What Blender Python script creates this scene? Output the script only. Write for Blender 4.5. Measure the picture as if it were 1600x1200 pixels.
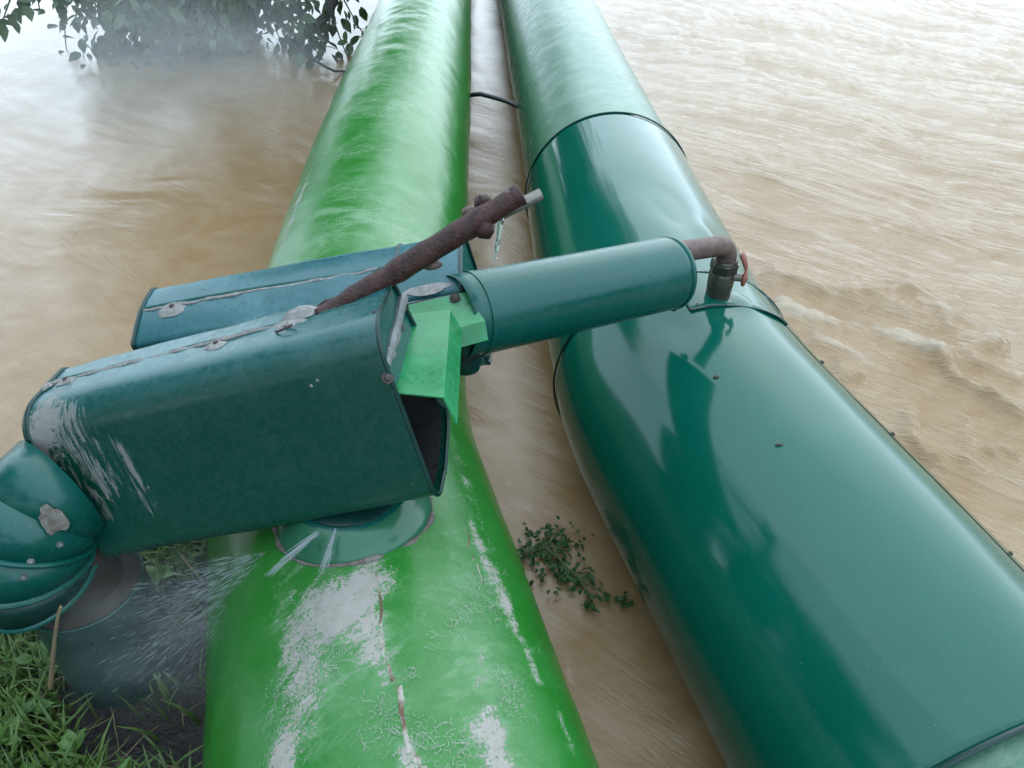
import bpy, bmesh, math, random
import numpy as np
from mathutils import Vector
random.seed(7); rng = np.random.default_rng(11)
R = math.radians
for o in list(bpy.data.objects): bpy.data.objects.remove(o)
scn = bpy.context.scene
COL = scn.collection

# ------------------------------------------------------------------ camera, sky, sun, exposure
CAM_Z = 1.85; PITCH = R(38.9); FPX = 1200.0
cd = bpy.data.cameras.new('camera'); cam = bpy.data.objects.new('camera', cd); COL.objects.link(cam)
cam.location = (0, 0, CAM_Z); cam.rotation_euler = (R(90) - PITCH, 0, 0)
cd.sensor_width = 36; cd.lens = 27; cd.clip_start = .05; cd.clip_end = 3000
scn.camera = cam
SUN_EL, SUN_AZ = R(34), R(22)          # azimuth measured from +Y towards +X
w = bpy.data.worlds.new('World'); scn.world = w; w.use_nodes = True
nt = w.node_tree; nt.nodes.clear()
sky = nt.nodes.new('ShaderNodeTexSky'); sky.sky_type = 'NISHITA'; sky.sun_disc = False
sky.sun_elevation = SUN_EL; sky.sun_rotation = SUN_AZ
sky.air_density = 1.0; sky.dust_density = 3.0; sky.ozone_density = 1.0
hs = nt.nodes.new('ShaderNodeHueSaturation'); hs.inputs['Saturation'].default_value = .4
bg = nt.nodes.new('ShaderNodeBackground'); bg.inputs['Strength'].default_value = .15
wo = nt.nodes.new('ShaderNodeOutputWorld')
cl = nt.nodes.new('ShaderNodeMix'); cl.data_type = 'RGBA'; cl.inputs[0].default_value = .94      # closed cloud layer over the sky
cl.inputs[7].default_value = (4.2, 5.5, 6.7, 1)
nt.links.new(sky.outputs[0], hs.inputs['Color']); nt.links.new(hs.outputs[0], cl.inputs[6]); nt.links.new(cl.outputs[2], bg.inputs[0]); nt.links.new(bg.outputs[0], wo.inputs[0])
sd = bpy.data.lights.new('sun', 'SUN'); sd.energy = .5; sd.angle = R(120); sd.color = (1, .97, .93)
sun = bpy.data.objects.new('sun', sd); COL.objects.link(sun)
sdir = Vector((math.sin(SUN_AZ) * math.cos(SUN_EL), math.cos(SUN_AZ) * math.cos(SUN_EL), math.sin(SUN_EL)))
sun.rotation_euler = sdir.to_track_quat('Z', 'Y').to_euler(); sun.location = sdir * 30
vs = scn.view_settings; vs.view_transform = 'Standard'; vs.look = 'None'; vs.gamma = 1; vs.use_curve_mapping = False
vs.exposure = 1.55
scn.cycles.use_denoising = True
scn.cycles.max_bounces = 8; scn.cycles.volume_bounces = 1; scn.cycles.transparent_max_bounces = 24
scn.cycles.volume_step_rate = 6.0; scn.cycles.volume_max_steps = 48

# ------------------------------------------------------------------ small maths
SP, CP = math.sin(PITCH), math.cos(PITCH)
def ray(px, py):
    x = (px - 800) / FPX; y = (py - 600) / FPX
    return np.array([x, CP - SP * y, -SP - CP * y])
ORG = np.array([0, 0, CAM_Z])
def at(px, py, d): return ORG + ray(px, py) * d            # point seen at a photo pixel, d metres deep
def atz(px, py, z):                                        # the same, on the level z
    v = ray(px, py); return ORG + v * ((z - CAM_Z) / v[2])
def project(P):
    P = np.asarray(P) - ORG
    z = P[..., 1] * CP - P[..., 2] * SP; y = -P[..., 1] * SP - P[..., 2] * CP
    return 800 + FPX * P[..., 0] / z, 600 + FPX * y / z, z
def unit(v): v = np.asarray(v, float); return v / np.linalg.norm(v)
def sstep(a, b, x): t = np.clip((x - a) / (b - a), 0, 1); return t * t * (3 - 2 * t)
def hashv(ix, iy, iz, k):
    h = (ix * 374761393 + iy * 668265263 + iz * 2147483647 + k * 974711) & 0xffffffff
    h = ((h ^ (h >> 13)) * 1274126177) & 0xffffffff
    return ((h ^ (h >> 16)) & 0xffff) / 32767.5 - 1
def noise(x, y, z=0., k=0):
    x, y, z = np.broadcast_arrays(np.asarray(x, float), np.asarray(y, float), np.asarray(z, float))
    ix, iy, iz = np.floor(x).astype(np.int64), np.floor(y).astype(np.int64), np.floor(z).astype(np.int64)
    fx, fy, fz = x - ix, y - iy, z - iz
    u, v, q = [t * t * t * (t * (t * 6 - 15) + 10) for t in (fx, fy, fz)]
    r = 0
    for dx in (0, 1):
        for dy in (0, 1):
            for dz in (0, 1):
                r = r + hashv(ix + dx, iy + dy, iz + dz, k) * (u if dx else 1 - u) * (v if dy else 1 - v) * (q if dz else 1 - q)
    return r
def fbm(x, y, z=0., o=4, k=0):
    r = 0; a = 1.; t = 0
    for i in range(o):
        r = r + a * noise(np.asarray(x) * 2 ** i, np.asarray(y) * 2 ** i, np.asarray(z) * 2 ** i, k + i); t += a; a *= .5
    return r / t

# ------------------------------------------------------------------ object helpers
def tag(o, label=None, cat=None, group=None, kind=None):
    for k, v in (('label', label), ('category', cat), ('group', group), ('kind', kind)):
        if v: o[k] = v
    return o
def empty(name, loc, label, cat, group=None):
    o = bpy.data.objects.new(name, None); COL.objects.link(o); o.location = [float(t) for t in loc]
    o.empty_display_size = .1
    return tag(o, label, cat, group)
def link(name, me, mat, parent=None, smooth=True):
    o = bpy.data.objects.new(name, me); COL.objects.link(o)
    if mat: me.materials.append(mat)
    if smooth and len(me.polygons): me.polygons.foreach_set('use_smooth', [True] * len(me.polygons))
    if parent:
        o.parent = parent
        p = parent; off = Vector((0, 0, 0))
        while p: off += p.location; p = p.parent
        o.location = -off
    return o
def mesh(name, V, F, mat, parent=None, smooth=True, uv=None, attrs=None):
    me = bpy.data.meshes.new(name)
    me.from_pydata([tuple(map(float, v)) for v in V], [], [tuple(map(int, f)) for f in F])
    if uv is not None:
        l = me.uv_layers.new(name='UVMap'); idx = np.zeros(len(me.loops), int); me.loops.foreach_get('vertex_index', idx)
        l.data.foreach_set('uv', np.asarray(uv, np.float32)[idx].ravel())
    for k, a in (attrs or {}).items():
        t = me.attributes.new(k, 'FLOAT', 'POINT'); t.data.foreach_set('value', np.asarray(a, np.float32))
    me.update()
    return link(name, me, mat, parent, smooth)
def grid_faces(n, m, close=False, off=0):
    i = np.arange(n - 1)[:, None]; j = np.arange(m if close else m - 1)[None, :]
    j2 = (j + 1) % m
    a = i * m + j; b = i * m + j2; c = (i + 1) * m + j2; d = (i + 1) * m + j
    return np.stack([a, b, c, d], -1).reshape(-1, 4) + off
def bigmesh(name, V, F, mat, parent=None, smooth=True, attrs=None, uv=None):      # fast path, all faces the same size
    V = np.asarray(V, np.float32); F = np.asarray(F, np.int32)
    me = bpy.data.meshes.new(name); n = F.shape[1]
    me.vertices.add(len(V)); me.vertices.foreach_set('co', V.ravel())
    me.loops.add(F.size); me.loops.foreach_set('vertex_index', F.ravel())
    me.polygons.add(len(F)); me.polygons.foreach_set('loop_start', np.arange(len(F), dtype=np.int32) * n)
    try: me.polygons.foreach_set('loop_total', np.full(len(F), n, np.int32))
    except Exception: pass
    if uv is not None:
        l = me.uv_layers.new(name='UVMap'); l.data.foreach_set('uv', np.asarray(uv, np.float32)[F.ravel()].ravel())
    for k, a in (attrs or {}).items():
        t = me.attributes.new(k, 'FLOAT', 'POINT'); t.data.foreach_set('value', np.asarray(a, np.float32))
    me.update(calc_edges=True); me.validate()
    return link(name, me, mat, parent, smooth)
def frames(path):
    path = np.asarray(path, float); T = np.gradient(path, axis=0); T /= np.linalg.norm(T, axis=1)[:, None]
    up = np.array([0, 0, 1.]) if abs(T[0][2]) < .9 else np.array([0, 1., 0])
    rt = np.cross(T[0], up); rt /= np.linalg.norm(rt); RT = [rt]
    for i in range(1, len(path)):
        r = RT[-1] - T[i] * (RT[-1] @ T[i]); RT.append(r / np.linalg.norm(r))
    RT = np.array(RT); return T, RT, np.cross(RT, T)
def tube_data(path, rad, n=16, caps=True, off=0):
    path = np.asarray(path, float); T, RT, UP = frames(path)
    rad = np.broadcast_to(np.asarray(rad, float), (len(path),))
    a = np.linspace(0, 2 * np.pi, n, endpoint=False)
    V = path[:, None] + rad[:, None, None] * (np.sin(a)[None, :, None] * RT[:, None] + np.cos(a)[None, :, None] * UP[:, None])
    F = [tuple(f) for f in grid_faces(len(path), n, True, off)]
    V = V.reshape(-1, 3)
    if caps:
        F.append(tuple(off + i for i in range(n))[::-1]); k = off + (len(path) - 1) * n
        F.append(tuple(k + i for i in range(n)))
    return V, F
def tube(name, path, rad, mat, parent=None, n=16, caps=True):
    V, F = tube_data(path, rad, n, caps); return autosmooth(mesh(name, V, F, mat, parent))
def autosmooth(o, ang=38):
    me = o.data
    b = bmesh.new(); b.from_mesh(me); bmesh.ops.recalc_face_normals(b, faces=b.faces); c = math.cos(R(ang))
    for e in b.edges:
        if len(e.link_faces) == 2 and e.link_faces[0].normal.dot(e.link_faces[1].normal) < c: e.smooth = False
    b.to_mesh(me); b.free(); return o
def solidify(o, t, off=-1):
    m = o.modifiers.new('thickness', 'SOLIDIFY'); m.thickness = t; m.offset = off; return o
def bevel(o, wd, seg=2):
    m = o.modifiers.new('edges', 'BEVEL'); m.width = wd; m.segments = seg; m.limit_method = 'ANGLE'; m.angle_limit = R(35); return o
def lathe(name, base, axis, prof, mat, parent=None, n=20):     # prof: (radius, height) pairs along axis
    ax = unit(axis); t = np.array([1., 0, 0]) if abs(ax[0]) < .8 else np.array([0, 1., 0])
    u = unit(np.cross(ax, t)); v = np.cross(ax, u); a = np.linspace(0, 2 * np.pi, n, endpoint=False)
    V = []; 
    for r, h in prof: V += [np.asarray(base) + ax * h + r * (math.cos(q) * u + math.sin(q) * v) for q in a]
    F = [tuple(f) for f in grid_faces(len(prof), n, True)] + [tuple(range(n))[::-1], tuple(range((len(prof) - 1) * n, len(prof) * n))]
    return autosmooth(mesh(name, V, F, mat, parent), 30)
def smoothpath(pts, step, it=3):
    p = np.asarray(pts, float)
    for _ in range(it):
        q = [p[0]]
        for a, b in zip(p[:-1], p[1:]): q += [a * .75 + b * .25, a * .25 + b * .75]
        q.append(p[-1]); p = np.array(q)
    s = np.concatenate([[0], np.cumsum(np.linalg.norm(np.diff(p, axis=0), axis=1))])
    n = max(3, int(s[-1] / step) + 1); t = np.linspace(0, s[-1], n)
    return np.stack([np.interp(t, s, p[:, k]) for k in range(3)], 1)

# ------------------------------------------------------------------ materials
class MT:
    def __init__(s, name):
        s.m = bpy.data.materials.new(name); s.m.use_nodes = True; s.t = s.m.node_tree; s.b = s.t.nodes['Principled BSDF']; s.out = s.t.nodes['Material Output']
    def n(s, typ, ins=None, **kw):
        x = s.t.nodes.new('ShaderNode' + typ)
        for k, v in kw.items(): setattr(x, k, v)
        for k, v in (ins or {}).items(): s.set(x.inputs[k], v)
        return x
    def set(s, sock, v):
        if isinstance(v, bpy.types.NodeSocket): s.t.links.new(v, sock)
        elif isinstance(v, bpy.types.Node): s.t.links.new(v.outputs[0], sock)
        else:
            if sock.type == 'RGBA' and len(v) == 3: v = (*v, 1)
            sock.default_value = v
    def P(s, **kw):
        for k, v in kw.items(): s.set(s.b.inputs[k.replace('_', ' ')], v)
        return s
    def math(s, op, a, b=0.5, c=None, clamp=False):
        x = s.n('Math', operation=op, use_clamp=clamp); s.set(x.inputs[0], a); s.set(x.inputs[1], b)
        if c is not None: s.set(x.inputs[2], c)
        return x.outputs[0]
    def mix(s, f, a, b):
        x = s.n('Mix', data_type='RGBA'); s.set(x.inputs[0], f); s.set(x.inputs[6], a); s.set(x.inputs[7], b); return x.outputs[2]
    def rng(s, v, a, b, c=0., d=1., smooth=True):
        x = s.n('MapRange', {'Value': v, 'From Min': a, 'From Max': b, 'To Min': c, 'To Max': d}, interpolation_type='SMOOTHSTEP' if smooth else 'LINEAR'); return x.outputs[0]
    def coord(s, kind='Object', scale=(1, 1, 1), rot=(0, 0, 0), loc=(0, 0, 0)):
        if kind == 'UV': c = s.n('UVMap', uv_map='UVMap').outputs[0]
        elif kind == 'Position': c = s.n('NewGeometry').outputs['Position']
        else: c = s.n('TexCoord').outputs[kind]
        if tuple(rot) != (0, 0, 0): c = s.n('Mapping', {'Vector': c, 'Rotation': rot}).outputs[0]
        return s.n('Mapping', {'Vector': c, 'Scale': scale, 'Location': loc}).outputs[0]
    def noise(s, vec, scale, detail=4, rough=.55, dist=0.):
        return s.n('TexNoise', {'Vector': vec, 'Scale': scale, 'Detail': detail, 'Roughness': rough, 'Distortion': dist}).outputs[0]
    def attr(s, name): return s.n('Attribute', attribute_name=name).outputs['Fac']
    def bump(s, h, strength=.3, dist=.01, normal=None):
        d = {'Height': h, 'Strength': strength, 'Distance': dist}
        if normal is not None: d['Normal'] = normal
        x = s.n('Bump', d); return x.outputs[0]

def teal_paint(name, base=(.0012, .068, .045), film_sheen=(.03, .09, .08), rough=.2, film_amt=.5, speck=.5, dents=.25):
    m = MT(name); c = m.coord('Position')
    n1 = m.noise(c, 5, 5, .6); n2 = m.noise(c, 70, 3, .6); n3 = m.noise(c, 420, 2, .5)
    var = m.mix(n1, tuple(t * .85 for t in base), tuple(t * 1.15 for t in base))
    dust = m.rng(m.math('MULTIPLY_ADD', n1, .7, m.math('MULTIPLY', n2, .3)), .46, .75, 0, film_amt)
    col = m.mix(dust, var, film_sheen)
    sp = m.rng(m.noise(c, 260, 1, .4), .76, .80, 0, speck)
    col = m.mix(sp, col, (.16, .2, .18))
    m.P(Base_Color=col, Roughness=m.rng(m.math('MULTIPLY_ADD', n2, .5, m.math('MULTIPLY', n1, .5)), .3, .7, rough * .75, rough * 1.5), IOR=1.5)
    h = m.math('MULTIPLY_ADD', n3, .03, m.math('MULTIPLY', m.noise(c, 3.2, 2, .4), dents * 6))
    m.P(Normal=m.bump(h, .25, .006))
    m.set(m.b.inputs['Specular IOR Level'], .36)
    return m.m
M_teal = teal_paint('teal_paint', rough=.09, film_amt=.08)
M_teal_old = teal_paint('weathered_teal_paint', base=(.0015, .058, .045), film_sheen=(.03, .10, .09), rough=.24, film_amt=.18, speck=.8, dents=.12)
M_teal_dark = teal_paint('dark_teal_paint', base=(.002, .024, .019), film_sheen=(.02, .05, .045), rough=.3, film_amt=.3)

M_rear = teal_paint('chalky_sheen_paint', base=(.014, .080, .088), film_sheen=(.075, .165, .185), rough=.26, film_amt=.8, speck=.5, dents=.12)  # chalky paint, its pale blue partly standing in for sky sheen
def casing_paint():
    m = MT('casing_paint'); c = m.coord('Position'); uv = m.coord('UV')
    n1 = m.noise(c, 6, 5, .6); n2 = m.noise(c, 60, 4, .6); n3 = m.noise(c, 380, 2, .5)
    col = m.mix(n1, (.0012, .038, .024), (.0016, .044, .028))
    col = m.mix(m.rng(n2, .5, .75, 0, .10), col, (.03, .06, .06))
    col = m.mix(m.math('MULTIPLY', m.attr('film_sheen'), m.rng(m.math('MULTIPLY_ADD', n1, .6, m.math('MULTIPLY', n2, .4)), .3, .7, .35, 1.)), col, (.020, .095, .100))  # mottled bluish sky sheen painted along the casing top
    col = m.mix(m.rng(m.noise(c, 240, 1, .4), .765, .8, 0, .7), col, (.16, .19, .17))
    # lime scale run-down, placed by a vertex mask; runs follow the sheet downwards
    run = m.noise(m.coord('UV', (1, .16, 1)), 85, 5, .75, .5)
    blot = m.noise(uv, 45, 6, .7, .6)
    lime = m.attr('lime'); drip = m.attr('drip')
    a = m.rng(m.math('ADD', m.math('MULTIPLY', lime, .38), blot), .70, .86, 0, .9)
    b = m.rng(m.math('ADD', m.math('MULTIPLY', drip, .36), run), .80, .92, 0, .8)
    msk = m.math('MAXIMUM', a, b)
    col = m.mix(msk, col, m.mix(n2, (.13, .12, .105), (.25, .24, .22)))
    m.P(Base_Color=col, Roughness=m.math('ADD', m.rng(n2, .3, .7, .2, .36), m.math('MULTIPLY', msk, .4)))
    h = m.math('ADD', m.math('MULTIPLY', n3, .04), m.math('MULTIPLY', msk, .5))
    h = m.math('ADD', h, m.math('MULTIPLY', m.noise(c, 3.5, 2, .4), 1.2))
    m.P(Normal=m.bump(h, .3, .005)); return m.m
M_casing = casing_paint()

def pipe_paint(name, g1, g2, bloomc, rough=.19, lo=.40, hi=.66):
    m = MT(name); uv = m.coord('UV')
    around = m.noise(m.coord('UV', (1, .42, 1)), 15, 8, .74, .4)
    broad = m.noise(uv, 4, 4, .6); fine = m.noise(uv, 150, 6, .72, .8); mid = m.noise(m.coord('UV', (1, .38, 1), (0, 0, R(28))), 30, 6, .7, .5)
    col = m.mix(broad, g1, g2)
    bl = m.attr('bloom'); we = m.attr('wear')
    bm = m.math('MULTIPLY', bl, m.rng(m.math('MULTIPLY_ADD', around, .65, m.math('MULTIPLY', fine, .35)), lo, hi, .04, 1.))
    col = m.mix(m.math('MINIMUM', m.math('MULTIPLY', bm, .8), .85), col, bloomc)
    fl = m.rng(m.math('ADD', m.math('MULTIPLY', m.math('MINIMUM', we, .95), .285), m.math('MULTIPLY_ADD', fine, .55, m.math('MULTIPLY', mid, .45))), .665, .72)
    sp = m.rng(m.noise(uv, 330, 2, .5), .73, .77, 0, m.math('MULTIPLY_ADD', bl, .5, .12))
    fl2 = m.math('MAXIMUM', fl, sp)
    chalk = m.math('MULTIPLY', m.rng(m.math('ADD', m.math('MULTIPLY', m.math('MINIMUM', we, .9), .30), m.math('MULTIPLY_ADD', mid, .7, m.math('MULTIPLY', around, .3))), .56, .74), .34)
    col = m.mix(chalk, col, tuple(t * 1.15 for t in bloomc))
    crust = m.mix(m.noise(uv, 40, 4, .6), (.20, .17, .135), (.31, .30, .27))
    col = m.mix(fl2, col, crust)
    cr = m.attr('crack')
    crm = m.rng(m.math('ADD', m.math('MULTIPLY', cr, .75), m.math('MULTIPLY', m.noise(uv, 60, 5, .7), .5)), .68, .84)
    col = m.mix(crm, col, m.mix(m.rng(m.noise(uv, 22, 4, .7), .42, .6), (.09, .05, .025), (.31, .28, .24)))
    dn = m.rng(m.noise(uv, 420, 2, .5), .68, .74, 0, .6)
    col = m.mix(dn, col, tuple(t * .45 for t in g1))
    al = m.math('MAXIMUM', fl2, crm)
    m.set(m.b.inputs['Specular IOR Level'], .36)
    m.P(Base_Color=col, Roughness=m.math('ADD', m.math('ADD', m.rng(mid, .3, .7, rough * .8, rough * 1.25), m.math('MULTIPLY', bm, .2)), m.math('MULTIPLY', al, .4)))
    h = m.math('ADD', m.math('MULTIPLY', al, .6), m.math('ADD', m.math('MULTIPLY', fine, .25), m.math('MULTIPLY', m.noise(uv, 9, 4, .5), .9)))
    m.P(Normal=m.bump(h, .4, .006)); return m.m
M_pipeL = pipe_paint('grass_green_pipe_paint', (.009, .102, .006), (.018, .145, .020), (.15, .25, .14))
M_pipeR = pipe_paint('faded_green_pipe_paint', (.012, .075, .036), (.024, .11, .058), (.18, .26, .20), .24, .25, .8)

def simple(name, c1, c2, sc=20, rough=.5, bumpk=.3, metal=0., dist=.004):
    c1 = tuple(t * .45 for t in c1); c2 = tuple(t * .45 for t in c2)
    m = MT(name); c = m.coord('Position'); n = m.noise(c, sc, 6, .65, .4); f = m.noise(c, sc * 6, 4, .6)
    m.P(Base_Color=m.mix(m.rng(m.math('MULTIPLY_ADD', n, .7, m.math('MULTIPLY', f, .3)), .35, .65), c1, c2), Roughness=m.rng(f, .3, .7, rough * .8, min(1, rough * 1.2)), Metallic=metal,
        Normal=m.bump(m.math('MULTIPLY_ADD', n, .5, m.math('MULTIPLY', f, .5)), bumpk, dist)); return m.m
M_bright = simple('light_green_paint', (.012, .28, .075), (.025, .44, .14), 13, .32, .12)
M_rust = simple('wet_rust', (.026, .008, .007), (.125, .042, .030), 34, .42, 1., dist=.006)
M_rust.node_tree.nodes['Principled BSDF'].inputs['Specular IOR Level'].default_value = .3
M_rust2 = simple('rusted_steel', (.13, .065, .05), (.27, .17, .14), 45, .6, .5)
M_rustin = simple('rusty_brown_inside', (.022, .011, .006), (.06, .028, .012), 14, .7, .5)
M_brass = simple('dull_nickel_brass', (.13, .115, .095), (.25, .22, .18), 40, .38, .2, .7)
M_steel = simple('pale_steel', (.30, .25, .20), (.48, .43, .37), 50, .4, .3, .5)
M_red = simple('faded_red_lever', (.38, .085, .055), (.52, .17, .12), 60, .5, .3)
M_seal = simple('grey_white_sealant', (.30, .27, .25), (.56, .53, .49), 60, .7, .8)
M_grime = simple('grimy_putty', (.14, .10, .075), (.36, .32, .27), 50, .75, .9)
M_screw = simple('rusty_screw', (.035, .02, .014), (.10, .055, .035), 150, .5, .5)
M_black = simple('black_rubber', (.008, .009, .010), (.02, .022, .024), 40, .4, .2)
M_dull = simple('galvanised_edge', (.20, .22, .22), (.36, .38, .37), 60, .45, .3, .3)
M_bark = simple('wet_bark', (.018, .014, .011), (.055, .042, .032), 22, .7, .8)
M_straw = simple('dry_straw', (.30, .20, .09), (.44, .32, .15), 30, .7, .3)
M_inside = simple('shaded_casing_inside', (.006, .006, .006), (.022, .018, .016), 14, .8, .5)
M_drip = MT('running_water').P(Base_Color=(.9, .95, .97), Roughness=.03, Transmission_Weight=1., IOR=1.33).m
def leafmat(name, c1, c2, rough=.42):
    c1 = tuple(t * .55 for t in c1); c2 = tuple(t * .55 for t in c2)
    m = MT(name); c = m.coord('Position')
    n = m.noise(c, 4, 3, .6); f = m.noise(c, 40, 2, .5)
    m.P(Base_Color=m.mix(m.rng(m.math('MULTIPLY_ADD', n, .5, m.math('MULTIPLY', f, .5)), .35, .65), c1, c2), Roughness=rough, Subsurface_Weight=0.)
    tr = m.n('BsdfTranslucent', {'Color': tuple(t * 1.2 for t in c2)}); mx = m.n('MixShader', {0: .22, 1: m.b.outputs[0], 2: tr.outputs[0]})
    m.t.links.new(mx.outputs[0], m.out.inputs[0]); return m.m
M_leaf = leafmat('dark_tree_leaf', (.03, .075, .02), (.075, .16, .045))
M_leafb = leafmat('far_tree_leaf', (.016, .036, .014), (.035, .07, .024))
M_grass = leafmat('wet_grass', (.07, .15, .025), (.19, .31, .06), .5)
M_weed = leafmat('weed_leaf', (.09, .22, .035), (.19, .38, .08), .45)
M_float = leafmat('floating_plant_leaf', (.03, .09, .02), (.10, .21, .07), .5)
M_float.node_tree.nodes['Principled BSDF'].inputs['Specular IOR Level'].default_value = .2
M_soil = simple('wet_soil', (.016, .012, .010), (.055, .042, .034), 12, .55, 1., dist=.02)

def water_mat():
    m = MT('muddy_flood_water')
    foam = m.attr('foam')
    # flow runs to the right and towards the viewer: long streaks along it
    fa = R(-38)
    st = m.noise(m.coord('Position', (.55, 4.2, 1), (0, 0, -fa)), 3.2, 7, .62, 2.2)
    st2 = m.noise(m.coord('Position', (1.2, 7, 1), (0, 0, -fa)), 8, 6, .7, 1.3)
    sw = m.noise(m.coord('Position', (1, 1.6, 1)), 2.2, 5, .6, 2.2)
    col = m.mix(m.rng(m.math('MULTIPLY_ADD', st, .25, m.math('MULTIPLY', sw, .75)), .34, .68), (.218, .130, .058), (.255, .168, .088))
    scum = m.rng(m.math('MULTIPLY_ADD', st2, .5, m.math('MULTIPLY', sw, .5)), .58, .74, 0, .35)
    col = m.mix(m.math('MULTIPLY', scum, m.rng(m.attr('calm'), 0, 1, 1., .15, False)), col, (.25, .19, .125))
    fn = m.rng(m.math('ADD', foam, m.math('MULTIPLY', m.math('SUBTRACT', st2, .5), 1.1)), .22, .80, 0, .85)
    col = m.mix(fn, col, (.32, .25, .175))
    calm = m.attr('calm')
    h = m.math('ADD', m.math('MULTIPLY', st2, .42), m.math('ADD', m.math('MULTIPLY', st, .9), m.math('MULTIPLY', m.noise(m.coord('Position', (1, 2.2, 1), (0, 0, R(8))), 22, 4, .6, 1.), .16)))
    bmp = m.n('Bump', {'Height': h, 'Strength': m.rng(calm, 0, 1, .55, .13, False), 'Distance': .03})
    m.P(Base_Color=col, Roughness=m.math('MULTIPLY_ADD', fn, .4, .08), IOR=1.37, Normal=bmp.outputs[0]); return m.m
M_water = water_mat()

# ================================================================== SETTING
# ---- river surface: one sheet, dense in view, out to the horizon
def spaced(lo, a, b, hi, n, m):
    return np.unique(np.concatenate([-np.geomspace(max(-lo, 1e-3), max(-a, .01) + .3, m)if lo < a else [], np.linspace(a, b, n), np.geomspace(b + .3, hi, m)]))
xs = np.unique(np.concatenate([-np.geomspace(900, 6.3, 26), np.linspace(-6, .8, 210), np.linspace(.8, 3.4, 200), np.linspace(3.4, 6.5, 90), np.geomspace(7, 900, 26)])); ys = np.unique(np.concatenate([np.linspace(-900, -30, 12), np.linspace(-25, 0, 20), np.linspace(.2, 3.6, 240), 3.6 + np.geomspace(.02, 8, 170), np.geomspace(12.5, 1200, 26)]))
X, Y = np.meshgrid(xs, ys, indexing='ij')
fa = R(-38); FX, FY = X * math.cos(fa) + Y * math.sin(fa), -X * math.sin(fa) + Y * math.cos(fa)
near = 1 - sstep(7, 14, np.hypot(X, Y))
side = sstep(-.2, 1.4, X - .15)
wx = FX + .35 * fbm(X * 1.1, Y * 1.1, 3, 3); wy = FY + .25 * fbm(X * 1.1, Y * 1.1, 9, 3)
Z = near * ((.010 + .012 * side) * fbm(wx * .7, wy * 3.0, 0, 4) + (.004 + .003 * side) * fbm(wx * 3, wy * 10, 5, 3, 20))
foam = .28 * near * side * np.clip(fbm(wx * 1.0, wy * 5.5, 2, 4, 40) + .05, 0, 1)
def crest(pts, h, wd, fm, jit=.05, k=0):                     # a standing ridge of broken water along a line
    global Z, foam
    p = smoothpath([atz(x, y, 0)[:2].tolist() + [0] for x, y in pts], .03)
    msk = (X > p[:, 0].min() - .6) & (X < p[:, 0].max() + .6) & (Y > p[:, 1].min() - .6) & (Y < p[:, 1].max() + .6)
    x, y = X[msk], Y[msk]; x2 = x + jit * fbm(x * 5, y * 5, k, 4, 60 + k); y2 = y + jit * fbm(x * 5, y * 5, k + 7, 4, 70 + k)
    d = np.full(x.shape, 9.); t = np.zeros(x.shape)
    for i, q in enumerate(p):
        e = np.hypot(x2 - q[0], y2 - q[1]); s = e < d; d[s] = e[s]; t[s] = i / (len(p) - 1)
    env = sstep(0, .12, t) * (1 - sstep(.8, 1, t)) if h else 1
    lump = .65 + .7 * fbm(x * 9, y * 9, k, 3, 90 + k)
    Z[msk] += 1.7 * h * env * lump * np.exp(-(d / wd) ** 2)
    foam[msk] += fm * (.3 + .7 * env) * np.clip(lump, 0, 1.5) * np.exp(-(d / (wd * .8)) ** 2)
crest([(1180, 425), (1240, 440), (1330, 452), (1420, 458), (1520, 470)], .020, .10, .18, .05, 1)
crest([(1205, 470), (1260, 500), (1340, 515), (1430, 535), (1500, 560)], .014, .075, 1.0, .07, 2)
crest([(1250, 520), (1320, 545), (1385, 570)], .008, .05, .8, .06, 3)
crest([(1420, 525), (1480, 560), (1520, 610), (1600, 650), (1680, 680)], .035, .05, .30, .06, 4)
crest([(1500, 540), (1550, 575), (1600, 600)], .022, .05, .35, .06, 5)
crest([(1425, 620), (1418, 660), (1432, 700), (1470, 735)], .022, .035, .12, .05, 6)
crest([(1510, 650), (1530, 690), (1520, 725), (1560, 740)], .016, .035, .12, .05, 7)
crest([(1540, 705), (1570, 690), (1590, 720)], .012, .03, .22, .04, 8)
crest([(1425, 470), (1500, 520), (1560, 530)], .02, .08, .7, .08, 9)
crest([(1290, 560), (1340, 590)], .012, .05, .1, .05, 10)
crest([(1180, 440), (1225, 505), (1300, 585), (1400, 690)], .0, .05, .30, .03, 11)
crest([(778, 700), (800, 760), (822, 840), (850, 930), (905, 1080)], .0, .025, .75, .03, 12)
crest([(790, 770), (830, 790), (838, 830)], .0, .03, .75, .05, 13)
crest([(745, 420), (742, 330), (745, 200)], .0, .03, .45, .03, 14)
calm = 1 - side
riv = bigmesh('water', np.stack([X, Y, Z], -1).reshape(-1, 3), grid_faces(len(xs), len(ys))[:, ::-1], M_water, attrs={'foam': foam.ravel(), 'calm': calm.ravel()})
tag(riv, 'brown muddy flood water flowing under the pipes', kind='structure')

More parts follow.
